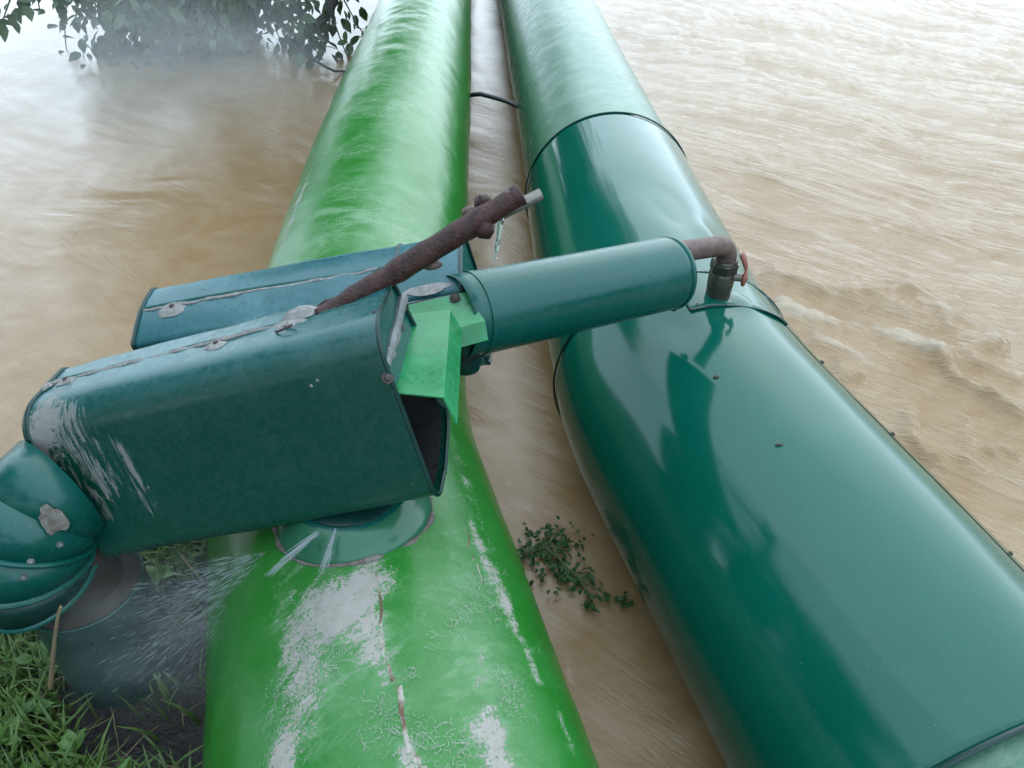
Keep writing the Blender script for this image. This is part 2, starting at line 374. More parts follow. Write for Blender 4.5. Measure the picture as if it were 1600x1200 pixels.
# ---- bank: low ground left of the near pipe and behind the viewer
shore = np.array([(-60, 3.2), (-9, 2.6), (-3.4, 2.0), (-1.7, 1.85), (-1.05, 1.85), (-.66, 1.62), (-.42, .85), (-.1, .25), (.25, -.5), (1.2, -1.2), (4, -1.6), (60, -3), (60, -80), (-60, -80)])
def inside_dist(x, y):
    d = np.full(x.shape, 1e9); ins = np.zeros(x.shape, bool); n = len(shore)
    for i in range(n):
        a, b = shore[i], shore[(i + 1) % n]; ab = b - a
        t = np.clip(((x - a[0]) * ab[0] + (y - a[1]) * ab[1]) / (ab @ ab), 0, 1)
        d = np.minimum(d, np.hypot(x - a[0] - t * ab[0], y - a[1] - t * ab[1]))
        c = (a[1] > y) != (b[1] > y); xi = a[0] + (y - a[1]) / ((b[1] - a[1]) or 1e-9) * ab[0]; ins ^= c & (x < xi)
    return np.where(ins, d, -d)
def bank_z(x, y):
    d = inside_dist(np.asarray(x, float), np.asarray(y, float))
    return -.45 + .62 * sstep(-.38, .18, d) + .05 * np.clip(d, 0, 4) + .035 * fbm(np.asarray(x) * 3, np.asarray(y) * 3, 0, 4, 5) * sstep(-.2, .2, d)
bx = np.unique(np.concatenate([np.linspace(-60, -3, 30), np.linspace(-3, 1.2, 130), np.linspace(1.2, 60, 26)]))
by = np.unique(np.concatenate([np.linspace(-80, -1.5, 26), np.linspace(-1.5, 2.2, 120), [2.6, 3.2, 4]]))
BX, BY = np.meshgrid(bx, by, indexing='ij')
bank = bigmesh('bank_ground', np.stack([BX, BY, bank_z(BX, BY)], -1).reshape(-1, 3), grid_faces(len(bx), len(by))[:, ::-1], M_soil)
tag(bank, 'dark wet soil of the river bank', kind='structure')

# ================================================================== PIPES
PL = np.array([[.55, -1.95, -1.50], [-.013, -.002, -1.508], [-.502, 1.676, -1.542], [-.552, 3.232, -1.452], [-.738, 7.999, -1.578], [-1.3, 22., -1.75], [-1.9, 40, -1.6]]) + ORG
PR = np.array([[1.66, -1.95, -1.60], [1.072, .008, -1.582], [.524, 1.826, -1.546], [.465, 2.79, -1.542], [.212, 8., -1.549], [-.45, 22., -1.75], [-1.1, 40, -1.6]]) + ORG
def resample(pts, corner=.28, step=.02):
    q = [pts[0]]
    for i in range(1, len(pts) - 1):
        a, b, c = pts[i - 1], pts[i], pts[i + 1]; p1 = b + unit(a - b) * corner; p2 = b + unit(c - b) * corner
        for t in np.linspace(0, 1, 9): q.append((1 - t) ** 2 * p1 + 2 * t * (1 - t) * b + t * t * p2)
    q.append(pts[-1]); q = np.array(q)
    s = np.concatenate([[0], np.cumsum(np.linalg.norm(np.diff(q, axis=0), axis=1))])
    t = np.concatenate([np.arange(0, 9, step), np.arange(9, 14, step * 3), np.linspace(14, s[-1], 30)])
    return np.stack([np.interp(t, s, q[:, k]) for k in range(3)], 1), t
class Sweep:
    def __init__(s, nodes, r, n=150, corner=.28):
        s.path, s.s = resample(nodes, corner); s.T, s.RT, s.UP = frames(s.path); s.r = r; s.n = n
        # keep 'up' as level as possible
        up = np.array([0, 0, 1.]); s.RT = np.cross(s.T, up); s.RT /= np.linalg.norm(s.RT, axis=1)[:, None]; s.UP = np.cross(s.RT, s.T)
        s.th = np.linspace(-np.pi, np.pi, n + 1)
    def pos(s, i, th, r): return s.path[i] + r * (np.sin(th) * s.RT[i] + np.cos(th) * s.UP[i])
    def grid(s, i0, i1, r, t0=-np.pi, t1=np.pi, n=None):
        th = np.linspace(t0, t1, n or s.n + 1); I = np.arange(i0, i1)
        S, TH = np.meshgrid(s.s[I], th, indexing='ij')
        rr = r(S, TH) if callable(r) else np.full(S.shape, r)
        P = s.path[I][:, None] + rr[..., None] * (np.sin(TH)[..., None] * s.RT[I][:, None] + np.cos(TH)[..., None] * s.UP[I][:, None])
        return P, S, TH
    def hit(s, px, py, r=None):                              # photo pixel -> (arc length, angle) on the surface
        r = r or s.r
        if not hasattr(s, '_c'):
            P, S, TH = s.grid(0, len(s.s), s.r); x, y, z = project(P)
            nrm = P - s.path[:, None]; vis = ((ORG - P) * nrm).sum(-1) > 0
            s._c = (x, y, np.where(vis & (z > .1), 0, 1e9), S, TH)
        x, y, pen, S, TH = s._c; d = (x - px) ** 2 + (y - py) ** 2 + pen; k = np.unravel_index(np.argmin(d), d.shape)
        return S[k], TH[k]
    def idx(s, v): return int(np.argmin(abs(s.s - v)))
SL = Sweep(PL, .36); SR = Sweep(PR, .36, corner=.22)
def blobs(sw, S, TH, lst):
    o = np.zeros(S.shape)
    for px, py, ds, da, k in lst:
        s0, t0 = sw.hit(px, py); o += k * np.exp(-((S - s0) / ds) ** 2 - ((TH - t0) * sw.r / da) ** 2)
    return o
def crackline(sw, S, TH, pts, wd, wd2=None):
    o = np.zeros(S.shape); q = [sw.hit(*p) for p in pts]
    for n_, ((s0, t0), (s1, t1)) in enumerate(zip(q[:-1], q[1:])):
        wk = wd + ((wd2 or wd) - wd) * n_ / max(1, len(q) - 2)
        for k in np.linspace(0, 1, 60):
            s, t = s0 + (s1 - s0) * k, t0 + (t1 - t0) * k + .03 * float(fbm((s0 + (s1 - s0) * k) * 16, 3, 0, 4))
            o = np.maximum(o, np.exp(-((S - s) / .012) ** 2 - ((TH - t) * sw.r / wk) ** 2))
    return o
def rough_r(r, amp, k):
    def fn(S, TH):
        x, y = np.cos(TH), np.sin(TH)
        return r + amp * fbm(S * 1.6 + 3 * k, x * 1.3 + 5, y * 1.3 + 9, 4, k) + amp * .5 * fbm(S * 7, x * 2, y * 2 + 3, 3, k + 9)
    return fn

# ---- left pipe
P, S, TH = SL.grid(0, len(SL.s), rough_r(.36, .007, 3), n=361)
wear = blobs(SL, S, TH, [(470, 1000, .16, .06, .60), (540, 940, .07, .07, .62), (590, 1040, .09, .035, .42), (440, 1180, .035, .03, .95), (480, 1110, .1, .05, .35), (560, 980, .12, .06, .45), (600, 900, .05, .05, .5),
    (740, 830, .09, .018, .70), (800, 960, .10, .022, .8), (770, 900, .1, .03, .45), (835, 1040, .05, .016, .7), (760, 1100, .20, .035, .5), (780, 1180, .08, .03, .65), (700, 1080, .18, .03, .35), (880, 1130, .08, .012, .6),
    (640, 1185, .03, .02, 1.), (730, 750, .1, .018, .45), (690, 620, .1, .02, .4), (455, 345, .5, .02, .45), (500, 200, .8, .03, .35), (470, 300, .4, .03, .3)])
bloom = blobs(SL, S, TH, [(600, 165, .22, .16, .95), (560, 60, .8, .10, .35), (560, 230, .14, .20, .7), (590, 345, .16, .24, .9), (530, 330, .16, .1, .7), (480, 395, .1, .1, .6), (640, 380, .15, .1, .7), (570, 280, .1, .2, .45), (650, 60, .9, .12, .55), (690, 250, .5, .05, .4),
    (640, 1020, .25, .2, .18), (760, 1000, .3, .06, .30), (480, 1150, .2, .15, .15), (700, 900, .15, .08, .2)]) + .08
crack = crackline(SL, S, TH, [(585, 893), (596, 930), (606, 990), (612, 1050), (622, 1110), (640, 1160), (652, 1199)], .003, .008)
crack = np.maximum(crack, crackline(SL, S, TH, [(722, 790), (738, 860), (752, 915)], .003))
pl = empty('insulated_pipe', SL.path[SL.idx(2)] * [1, 1, 0], 'bright green insulated pipe with peeling paint and white flakes, under the dark casings', 'pipe', 'two pipes across the flood')
def pipe_part(name, P, S, TH, mat, par, r, at_):
    n, m = S.shape; uv = np.stack([S.ravel(), (TH * r).ravel()], -1)
    return bigmesh(name, P.reshape(-1, 3), grid_faces(n, m), mat, par, attrs={k: v.ravel() for k, v in at_.items()}, uv=uv)
pipe_part('pipe_wall', P, S, TH, M_pipeL, pl, .36, dict(wear=wear, bloom=bloom, crack=crack))
# curled fibres standing on the peeling paint, too many to count
def fibres(sw, S, TH, dens, count, par, name, mat, smin, smax):
    V = []; F = []; I0, I1 = sw.idx(smin), sw.idx(smax); got = 0; tries = 0
    cs = dens; m = S.shape[1]
    pr = cs[I0:I1].ravel().copy(); pr[TH[I0:I1].ravel() < -1.7] = 0; pr[TH[I0:I1].ravel() > 1.7] = 0
    cl_ = fbm(S[I0:I1] * 9, TH[I0:I1] * 3.4, 0, 3, 91).ravel(); pr = np.clip(pr - .10, 0, .28) * sstep(-.05, .4, cl_); pr /= pr.sum(); pick = rng.choice(len(pr), count, p=pr)
    for q in pick:
        i = I0 + q // m; th = TH[i, q % m] + rng.uniform(-.02, .02); s0 = rng.uniform(-.01, .01)
        a = rng.uniform(0, 6.283); k = rng.normal(0, 130); ln = .004 + .022 * rng.random() ** 2; wd = rng.uniform(.00014, .00034); lift = rng.uniform(.0003, .002)
        x, y = s0, 0.; c = []; ns = 6
        for j in range(ns):
            c.append((x, y, a)); x += math.cos(a) * ln / ns; y += math.sin(a) * ln / ns; a += k * ln / ns
        b = len(V)
        for j, (x, y, a) in enumerate(c):
            z = .0030 + lift * math.sin(math.pi * j / (ns - 1)); nx, ny = -math.sin(a) * wd, math.cos(a) * wd
            for sg in (1, -1):
                t2 = th + (y + sg * ny) / sw.r; base = sw.path[i] + sw.T[i] * (x + sg * nx)
                V.append(base + (REF(S[i, 0], t2) + z) * (math.sin(t2) * sw.RT[i] + math.cos(t2) * sw.UP[i]))
        for j in range(ns - 1): F.append((b + 2 * j, b + 2 * j + 1, b + 2 * j + 3, b + 2 * j + 2))
    o = bigmesh(name, V, F, mat, par); o['kind'] = 'stuff'; return o
_rf = rough_r(.36, .007, 3)
_tab = np.array(_rf(S, TH))
def REF(s, t):
    i = SL.idx(s); j = int((t + np.pi) / (2 * np.pi) * (S.shape[1] - 1)) % S.shape[1]; return _tab[i, j]
M_fib = simple('white_fibre', (.5, .48, .42), (.72, .70, .64), 40, .8, 0.)
fibres(SL, S, TH, wear + .25 * blobs(SL, S, TH, [(650, 1100, .3, .2, 1.), (800, 1000, .3, .08, 1.)]), 1300, pl, 'curled_fibre', M_fib, 1.9, 3.6)

# ---- right pipe and its sheet covers
P, S, TH = SR.grid(0, len(SR.s), rough_r(.36, .004, 8), n=151)
wear = blobs(SR, S, TH, [(845, 130, .2, .02, .45), (1010, 120, .3, .04, .35), (830, 230, .2, .05, .3), (1560, 1170, .2, .1, .35)])
bloom = blobs(SR, S, TH, [(880, 40, 2.2, .14, .75), (960, 150, .8, .12, .85), (900, 150, .4, .14, .5), (840, 80, 1.5, .08, .35), (1000, 180, .3, .1, .7), (1550, 1170, .3, .3, .5)]) + .1
pr_ = empty('insulated_pipe', SR.path[SR.idx(2)] * [1, 1, 0], 'faded green insulated pipe wrapped in glossy teal sheet covers, right of the two', 'pipe', 'two pipes across the flood')
pipe_part('pipe_wall', P, S, TH, M_pipeR, pr_, .36, dict(wear=wear, bloom=bloom, crack=np.zeros(S.shape)))
sA, _ = SR.hit(930, 183); sB, _ = SR.hit(1100, 432); sE, _ = SR.hit(1545, 1165)
def cover(name, s0, s1, r, dent, k, label, lap):
    i0, i1 = SR.idx(min(s0, s1)), SR.idx(max(s0, s1))
    def rr(S_, T_):
        q = r + .0022 * fbm(S_ * 2.2, np.cos(T_) * 2 + k, np.sin(T_) * 2, 3, k)
        for px, py, ds, da, h in dent:
            a, b = SR.hit(px, py); q = q + h * np.exp(-((S_ - a) / ds) ** 2 - ((T_ - b) * .37 / da) ** 2)
        return np.maximum(q, .3685)
    P, S2, T2 = SR.grid(i0, i1, rr, n=181); n, m = S2.shape
    o = pipe_part(name, P, S2, T2, M_teal, pr_, .37, {}); o['label'] = label; solidify(o, .004, -1)
    # rolled edge at the far end
    rim = SR.grid(i1 - 1, i1 + 1, r, n=97)[0][0]; rim = SR.path[i1 - 1] + (rim - SR.path[i1 - 1]) * (1 + .004 / r)
    e = tube('rolled_edge', rim, .0035, M_teal_dark, o, 6)
    return o
c1 = cover('cover_sheet', sB - .05, sA, .375, [(1050, 330, .12, .05, -.012), (1100, 370, .10, .04, .010), (1010, 300, .2, .08, -.006)], 2, 'upper teal cover sheet with a crumpled right shoulder', 0)
c2 = cover('cover_sheet', sE, sB, .381, [(1150, 480, .05, .05, .010), (1060, 520, .08, .05, -.008), (960, 560, .12, .05, -.006)], 5, 'lower long glossy teal cover sheet with screws along its right edge', 0)
# near rolled edge of the lower sheet
i = SR.idx(sE); rim = SR.grid(i, i + 2, .383, n=97)[0][0]; tube('rolled_edge', rim, .005, M_teal_dark, c2, 6)
# long lap strip on the right shoulder with screws
s_a, t_a = SR.hit(1220, 500); s_b, t_b = SR.hit(1567, 867)
i0, i1 = SR.idx(sE) + 1, SR.idx(sB) - 1; tl = SR.hit(1391, 681)[1]
def cov_r(s, t): return .381 + .0022 * float(fbm(s * 2.2, math.cos(t) * 2 + 5, math.sin(t) * 2, 3, 5))
I = np.arange(i0, i1); V = []
prof = [(-.10, .0015), (0, .0040), (.035, .0040), (.06, .0015)]
lapv = np.array([[SR.pos(i, tl + dt, cov_r(SR.s[i], tl + dt) + h) for dt, h in prof] for i in I])
autosmooth(mesh('lap_strip', lapv.reshape(-1, 3), grid_faces(len(I), 4), M_teal, c2), 60)
def screw(par, pos, nrm, r=.006, mat=None, name='screw'):
    return lathe(name, np.asarray(pos) - unit(nrm) * .002, nrm, [(r * 1.5, 0), (r * 1.5, .0025), (r * .95, .0027), (r * .9, .006), (r * .4, .0075)], mat or M_screw, par, 8)
for px, py in ((1281, 567), (1391, 681), (1567, 867), (1482, 772)):
    s, t = SR.hit(px, py); i = SR.idx(s); t = tl + .005; d = np.sin(t) * SR.RT[i] + np.cos(t) * SR.UP[i]
    if (px, py) != (1482, 772): screw(c2, SR.pos(i, t, .381 + .003), d, .0055)
# patch that closes the notch round the valve
s1_, tA = SR.hit(1095, 492); _, tB = SR.hit(1205, 500); i0 = SR.idx(s1_); i1 = SR.idx(sB) + 1
P, S2, T2 = SR.grid(i0, i1, lambda S_, T_: .3855 + .002 * fbm(S_ * 8, T_ * 4, 1, 2), tA - .10, tB + .05, 40)
pt = pipe_part('patch_plate', P, S2, T2, M_teal, c2, .38, {}); solidify(pt, .003)
rim = np.concatenate([P[:, 0][::-1], P[0], P[:, -1]]); tube('folded_lip', rim, .0028, M_teal_dark, pt, 6, True)
for ii, j in ((0, 3), (0, 36)):
    screw(pt, P[ii + 1, j], P[ii + 1, j] - SR.path[i0], .0045, M_steel)

# ================================================================== CASINGS OVER THE LEFT PIPE
def casing_frame(D, C, A):
    a = C - D; L = np.linalg.norm(a); a = a / L; up = A - D; up = up - a * (up @ a); H = np.linalg.norm(up); up /= H; return a, np.cross(up, a), up, L, H
def arc(cx, cy, r, a0, a1, n): return [(cx + r * math.cos(R(t)), cy + r * math.sin(R(t))) for t in np.linspace(a0, a1, n)]
def casing(name, D, fr, prof, mat, par, segs=60, sag=.003, attrs=None, uvs=None, k=0):
    a, bk, up, L, H = fr; pr = np.array(prof); m = len(pr)
    per = np.concatenate([[0], np.cumsum(np.linalg.norm(np.diff(pr, axis=0), axis=1))])
    s = np.linspace(0, L, segs); SS, PP = np.meshgrid(s, per, indexing='ij')
    n2 = np.gradient(pr, axis=0); n2 = np.stack([n2[:, 1], -n2[:, 0]], 1); n2 /= np.linalg.norm(n2, axis=1)[:, None] + 1e-9
    off = sag * fbm(SS * 5, PP * 4 + 7 * k, k, 3, 31 + k)
    U = pr[:, 0][None] + off * n2[:, 0][None]; Vv = pr[:, 1][None] + off * n2[:, 1][None]
    P = D + SS[..., None] * a + U[..., None] * bk + Vv[..., None] * up
    at_ = {k_: f(SS, PP).ravel() for k_, f in (attrs or {}).items()}
    o = bigmesh(name, P.reshape(-1, 3), grid_faces(segs, m), mat, par, uv=np.stack([SS.ravel(), PP.ravel()], -1), attrs=at_)
    return o, P, per
SC = 1.43
D, C_, A_ = at(155, 880, 1.102 * SC), at(683, 781, .983 * SC), at(20, 640, 1.017 * SC)
FR = casing_frame(D, C_, A_); ax, bk, up, Lf, Hf = FR
def fpt(s, u, v): return D + s * ax + u * bk + v * up
def TOPV(u): return Hf - .004 + .24 * (u - .056)
prof = [(.085, .012)] + arc(.03, .03, .03, 270, 180, 6) + [(0, .10), (0, .17), (0, .23)] + arc(.072, Hf - .074, .072, 180, 103, 10) + [(.085, TOPV(.085)), (.11, TOPV(.11)), (.135, TOPV(.135))] + arc(.150, TOPV(.150) - .024, .024, 96, 5, 6) + [(.190, .30), (.215, .24), (.220, .18)] + arc(.152, .12, .07, 0, -62, 6) + [(.12, .025), (.086, .010)]
fc = empty('front_casing', D * [1, 1, 1], 'dark green sheet metal casing with lime runs, tilted over the left pipe, nearest the viewer', 'casing')
lime = lambda s, p: 1.0 * np.exp(-((s - .055) / .05) ** 2 - ((p - .40) / .075) ** 2) + .9 * np.exp(-((s - .02) / .025) ** 2 - ((p - .34) / .06) ** 2)
drip = lambda s, p: np.exp(-((s - .09) / .09) ** 2) * sstep(.08, .22, p) * (1 - sstep(.40, .46, p)) + .8 * np.exp(-((s - .185) / .02) ** 2) * sstep(.1, .2, p) * (1 - sstep(.28, .34, p))
shell, FP, per = casing('shell', D, FR, prof, M_casing, fc, 90, .004, dict(lime=lime, drip=drip, film_sheen=lambda s, p: sstep(.36, .45, p) * (1 - sstep(.56, .6, p))), k=1)  # last mask: top strip past the fold, where the sky sheen is painted
solidify(shell, .003, -1)
# shade of the open end put into a near-black liner just within the shell
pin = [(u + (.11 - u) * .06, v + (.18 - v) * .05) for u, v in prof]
lin, _, _ = casing('shade_liner', fpt(.02, 0, 0), (ax, bk, up, Lf - .032, Hf), pin, M_inside, fc, 10, 0, k=1)
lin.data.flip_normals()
def ringpath(s, pr, grow=.0): 
    c = np.array([.11, .18]); return [fpt(s, u + (u - .11) * grow, v + (v - .18) * grow) for u, v in pr]
tube('rolled_edge', ringpath(Lf - .002, prof, .008), .0045, M_teal_dark, fc, 8)
tube('rolled_edge', ringpath(.004, prof, .01), .005, M_teal_dark, fc, 8)
# sloping hood that closes the left end
cap = [[fpt(0, u, v) for u, v in prof], [fpt(-.02, .11 + (u - .11) * .93, .18 + (v - .18) * .95) for u, v in prof], [fpt(-.055, .13 + (u - .11) * .62, .17 + (v - .18) * .66) for u, v in prof]]
m_ = len(prof); V = np.array(cap).reshape(-1, 3); F = [tuple(f) for f in grid_faces(3, m_)[:, ::-1]] + [tuple(range(2 * m_, 3 * m_))]
autosmooth(mesh('end_hood', V, F, M_teal_old, fc), 50)
# raised top seam with sealant, screws bedded in white blobs
seam = [fpt(s, .108 + .004 * math.sin(s * 9), TOPV(.108) + .001) for s in np.linspace(.01, Lf - .02, 30)]
tube('standing_seam', seam, .004, M_teal_old, fc, 8)
TB = unit(bk + .24 * up); TN = unit(up - .24 * bk)
def ribbon_blob(name, ctr, e1, e2, nrm, rx, ry, par, k, h=.004, mat=None, n=22):
    V = [np.asarray(ctr) + nrm * h]; F = []
    for ring, (f, hh) in enumerate(((.55, h * .9), (1., .0006))):
        for q in range(n):
            a = 2 * math.pi * q / n; j = 1 + .45 * float(fbm(math.cos(a) * 1.6 + k * 3, math.sin(a) * 1.6, k, 3, 55))
            V.append(ctr + f * j * (rx * math.cos(a) * e1 + ry * math.sin(a) * e2) + nrm * hh)
    for q in range(n): F.append((0, 1 + q, 1 + (q + 1) % n)); F.append((1 + q, 1 + n + q, 1 + n + (q + 1) % n, 1 + (q + 1) % n))
    return mesh(name, V, F, mat or M_seal, par)
sealline = [fpt(s, .100 + .003 * float(noise(s * 30, 1)), TOPV(.1) + .002) for s in np.linspace(.01, .56, 60)]
tube('sealant_bead', sealline, [.0055 + .0025 * float(noise(i * .37, 2)) for i in range(60)], M_seal, fc, 6)
for k, (s, u, rx, ry) in enumerate(((.055, .092, .024, .012), (.405, .082, .028, .015), (.555, .095, .032, .018), (.01, .09, .012, .014))):
    b = ribbon_blob('sealant_patch', fpt(s, u, TOPV(u) + .0025), ax, TB, TN, rx, ry, fc, k + 1, .006)
    if k < 2: screw(fc, fpt(s, u, TOPV(u) + .007), TN, .0055)
tube('wire_loop', smoothpath([fpt(.535, .070, Hf + .006), fpt(.55, .055, Hf + .008), fpt(.575, .058, Hf + .012), fpt(.572, .072, Hf + .01), fpt(.55, .078, Hf + .008)], .004), .0022, M_screw, fc, 6)
for px, py in ((485, 570), (502, 568)):
    pass
for s, v in ((.60, .268), (.615, .275)): screw(fc, fpt(s, -.0005, v), -bk, .004, M_dull)
screw(fc, fpt(Lf - .012, .055, Hf - .004), up, .006)
ep_ = [(u + (.11 - u) * .02, v + (.18 - v) * .02) for u, v in prof if v > .215]                   # plate closing the upper part of the open end
V = [fpt(Lf - .006, u, v) for u, v in ep_]; o_ = mesh('end_plate', V, [tuple(range(len(V)))], M_teal_old, fc, False); solidify(o_, .003, 0)

tl_ = [fpt(Lf - .004, .20, .235), fpt(Lf + .004, .214, .20), fpt(Lf - .002, .205, .165), fpt(Lf + .010, .216, .14), fpt(Lf + .004, .20, .105), fpt(Lf + .020, .205, .062), fpt(Lf - .004, .185, .115), fpt(Lf - .004, .175, .19)]
solidify(mesh('torn_flap', tl_, [tuple(range(8))], M_teal_dark, fc, False), .0015, 0)
# collar on the pipe below the casing
sN, tN = SL.hit(560, 835); iN = SL.idx(sN); cN = SL.pos(iN, -.02, .36); nN = np.cos(-.02) * SL.UP[iN] + np.sin(-.02) * SL.RT[iN]
sN, tN = SL.hit(552, 812); iN = SL.idx(sN); nN = unit(np.sin(tN * .35) * SL.RT[iN] + np.cos(tN * .35) * SL.UP[iN]); cN = SL.pos(iN, tN, .36) + SL.T[iN] * .05 - nN * .01
col_ = empty('pipe_collar', cN, 'green round collar on top of the left pipe, half hidden under the front casing', 'collar')
V = []; F = []; fn_ = 64; fpr = [(.158, -.016), (.156, .004), (.150, .009), (.140, .011), (.130, .018), (.120, .026), (.104, .030)]
x0_ = float((cN - SL.path[iN]) @ SL.RT[iN])
for r_, h_ in fpr:
    for q in range(fn_):
        a = 2 * math.pi * q / fn_; al, ac = r_ * math.cos(a), r_ * math.sin(a); xx = min(abs(x0_ + ac), .345) * np.sign(x0_ + ac)
        k_ = (r_ - .104) / .054; hz = math.sqrt(.362 ** 2 - xx * xx) * k_ + math.sqrt(.362 ** 2 - x0_ ** 2) * (1 - k_)
        V.append(SL.path[iN] + SL.RT[iN] * xx + SL.UP[iN] * hz + SL.T[iN] * (al + .05) + nN * h_)
mesh('flange', V, grid_faces(len(fpr), fn_, True), M_pipeR, col_)
lathe('neck', cN - nN * .03 + SL.T[iN] * .012, nN, [(.120, .02), (.112, .055), (.106, .078), (.09, .084)], M_teal_dark, col_, 40)
lathe('bead', cN - nN * .03 + SL.T[iN] * .012, nN, [(.108, .058), (.116, .061), (.118, .066), (.116, .071), (.108, .074)], M_teal_old, col_, 40)
crv = []
for t in np.linspace(0, 2 * math.pi, 60):
    xx = x0_ + .158 * math.sin(t); xx = min(abs(xx), .345) * np.sign(xx); crv.append(SL.path[iN] + SL.RT[iN] * xx + SL.UP[iN] * math.sqrt(.362 ** 2 - xx * xx) + SL.T[iN] * (.158 * math.cos(t) + .05))
tube('sealant_ring', crv, [max(.002, .005 + .006 * float(noise(i * .6, 4))) for i in range(60)], M_grime, col_, 8)

# ---- rear casing
rBR, rBL, rFR = at(690, 362, 1.75), at(240, 443, 1.85), at(735, 450, 1.62)
ra = unit(rBR - rBL); rL = np.linalg.norm(rBR - rBL); rb = rBR - rFR; rb = rb - ra * (rb @ ra); rW = np.linalg.norm(rb); rb /= rW; ru = np.cross(ra, rb)
rD = rBL - rb * rW - ru * .27
def rpt(s, u, v): return rD + s * ra + u * rb + v * ru
rH = .27
rprof = [(.09, 0)] + arc(.03, .03, .03, 270, 180, 5) + [(0, .12), (0, .2)] + arc(.012, rH - .012, .012, 180, 90, 4) + [(.05, rH + .006), (.09, rH + .010), (.13, rH + .008)] + arc(rW - .04, rH - .038, .04, 90, 0, 7) + [(rW, .15)] + arc(rW - .05, .05, .05, 0, -90, 5) + [(.095, 0)]
rc_ = empty('rear_casing', rD, 'blue-green sheet metal casing behind the front one, with a grey seam along its top', 'casing')
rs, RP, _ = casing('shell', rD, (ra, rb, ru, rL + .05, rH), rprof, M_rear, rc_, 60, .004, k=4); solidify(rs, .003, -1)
def rring(s, g): return [rpt(s, u + (u - rW / 2) * g, v + (v - rH / 2) * g) for u, v in rprof]
for s in (.002, rL - .10, rL + .048): tube('rolled_edge', rring(s, .012), .0045, M_teal_dark, rc_, 8)
for s, sg in ((.004, -1), (rL + .046, 1)):
    V = [rpt(s, u, v) for u, v in rprof]; F = [tuple(range(len(V)))[::sg]]; mesh('end_plate', V, F, M_teal_old, rc_, False)
tube('standing_seam', [rpt(s, .100 + .004 * math.sin(s * 8), rH + .0105) for s in np.linspace(.01, rL - .12, 24)], .0045, M_teal_old, rc_, 8)
tube('sealant_bead', [rpt(s, .094 + .003 * float(noise(s * 30, 5)), rH + .0105) for s in np.linspace(.01, rL - .14, 50)], [.0055 + .002 * float(noise(i * .41, 7)) for i in range(50)], M_seal, rc_, 6)
ribbon_blob('sealant_patch', rpt(.085, .085, rH + .010), ra, rb, ru, .034, .022, rc_, 9, .006); screw(rc_, rpt(.085, .088, rH + .015), ru, .006)
ribbon_blob('sealant_patch', rpt(rL - .035, .022, rH + .003), ra, rb, ru, .055, .022, rc_, 12, .002)
ribbon_blob('sealant_patch', rpt(rL - .02, .10, rH + .0095), ra, rb, ru, .018, .010, rc_, 13, .002)
tube('drip_edge', [rpt(s, -.003, rH - .012) for s in np.linspace(rL - .10, rL + .045, 6)], .004, M_dull, rc_, 6)

# ---- folded light green channels between the casings
def plate(name, pts, faces, par, mat=M_bright, t=.003, bv=.0025):
    o = mesh(name, pts, faces, mat, par, False); solidify(o, t, -1); return o
g0 = at(650, 550, 1.43)
gch = empty('folded_channel', g0, 'light green folded metal channel bridging the open end of the front casing', 'metal channel')
zc = CAM_Z - .849; T1, T2, B2, B1 = atz(644, 490, zc), atz(704, 484, zc), atz(694, 621, zc), atz(612, 613, zc)
S2_ = atz(722, 516, zc - .046); S1_ = B2 + (S2_ - T2) + unit(B2 - T2) * .012
plate('top_face', [T1, T2, B2, B1], [(0, 3, 2, 1)], gch)
plate('side_face', [T2, S2_, S1_, B2], [(0, 3, 2, 1)], gch)
FLT, FLB = at(624, 462, 1.47), at(600, 570, 1.32)
plate('flange', [T1 + np.array([-.022, -.004, .034]), T1, B1, B1 + np.array([-.010, 0, .034])], [(0, 3, 2, 1)], gch)
fl = tube('sealant_bead', smoothpath([at(630, 462, 1.46), at(622, 500, 1.41), at(610, 545, 1.35), at(604, 572, 1.32)], .01), [.010 + .004 * float(noise(i * .8, 3)) for i in range(len(smoothpath([at(630, 462, 1.46), at(622, 500, 1.41), at(610, 545, 1.35), at(604, 572, 1.32)], .01)))], M_dull, gch, 8)
for px, py, d in ((623, 513, 1.43), (606, 590, 1.315)): screw(gch, at(px, py, d), -ray(px, py) + np.array([.4, 0, .4]), .0075)
gb = empty('folded_channel', at(720, 490, 1.6), 'light green folded metal strip under the rear casing end, beside the insulated branch', 'metal channel')
plate('upper_flange', [at(638, 476, 1.605), at(733, 455, 1.612), at(736, 470, 1.60), at(640, 494, 1.59)], [(0, 3, 2, 1)], gb)
plate('top_face', [at(640, 494, 1.59), at(736, 470, 1.60), at(758, 501, 1.565), at(660, 528, 1.545)], [(0, 3, 2, 1)], gb)
plate('front_face', [at(660, 528, 1.545), at(758, 501, 1.565), at(763, 531, 1.575), at(664, 558, 1.555)], [(0, 3, 2, 1)], gb)
screw(gb, at(711, 466, 1.60), np.array([.1, -.8, .6]), .008)

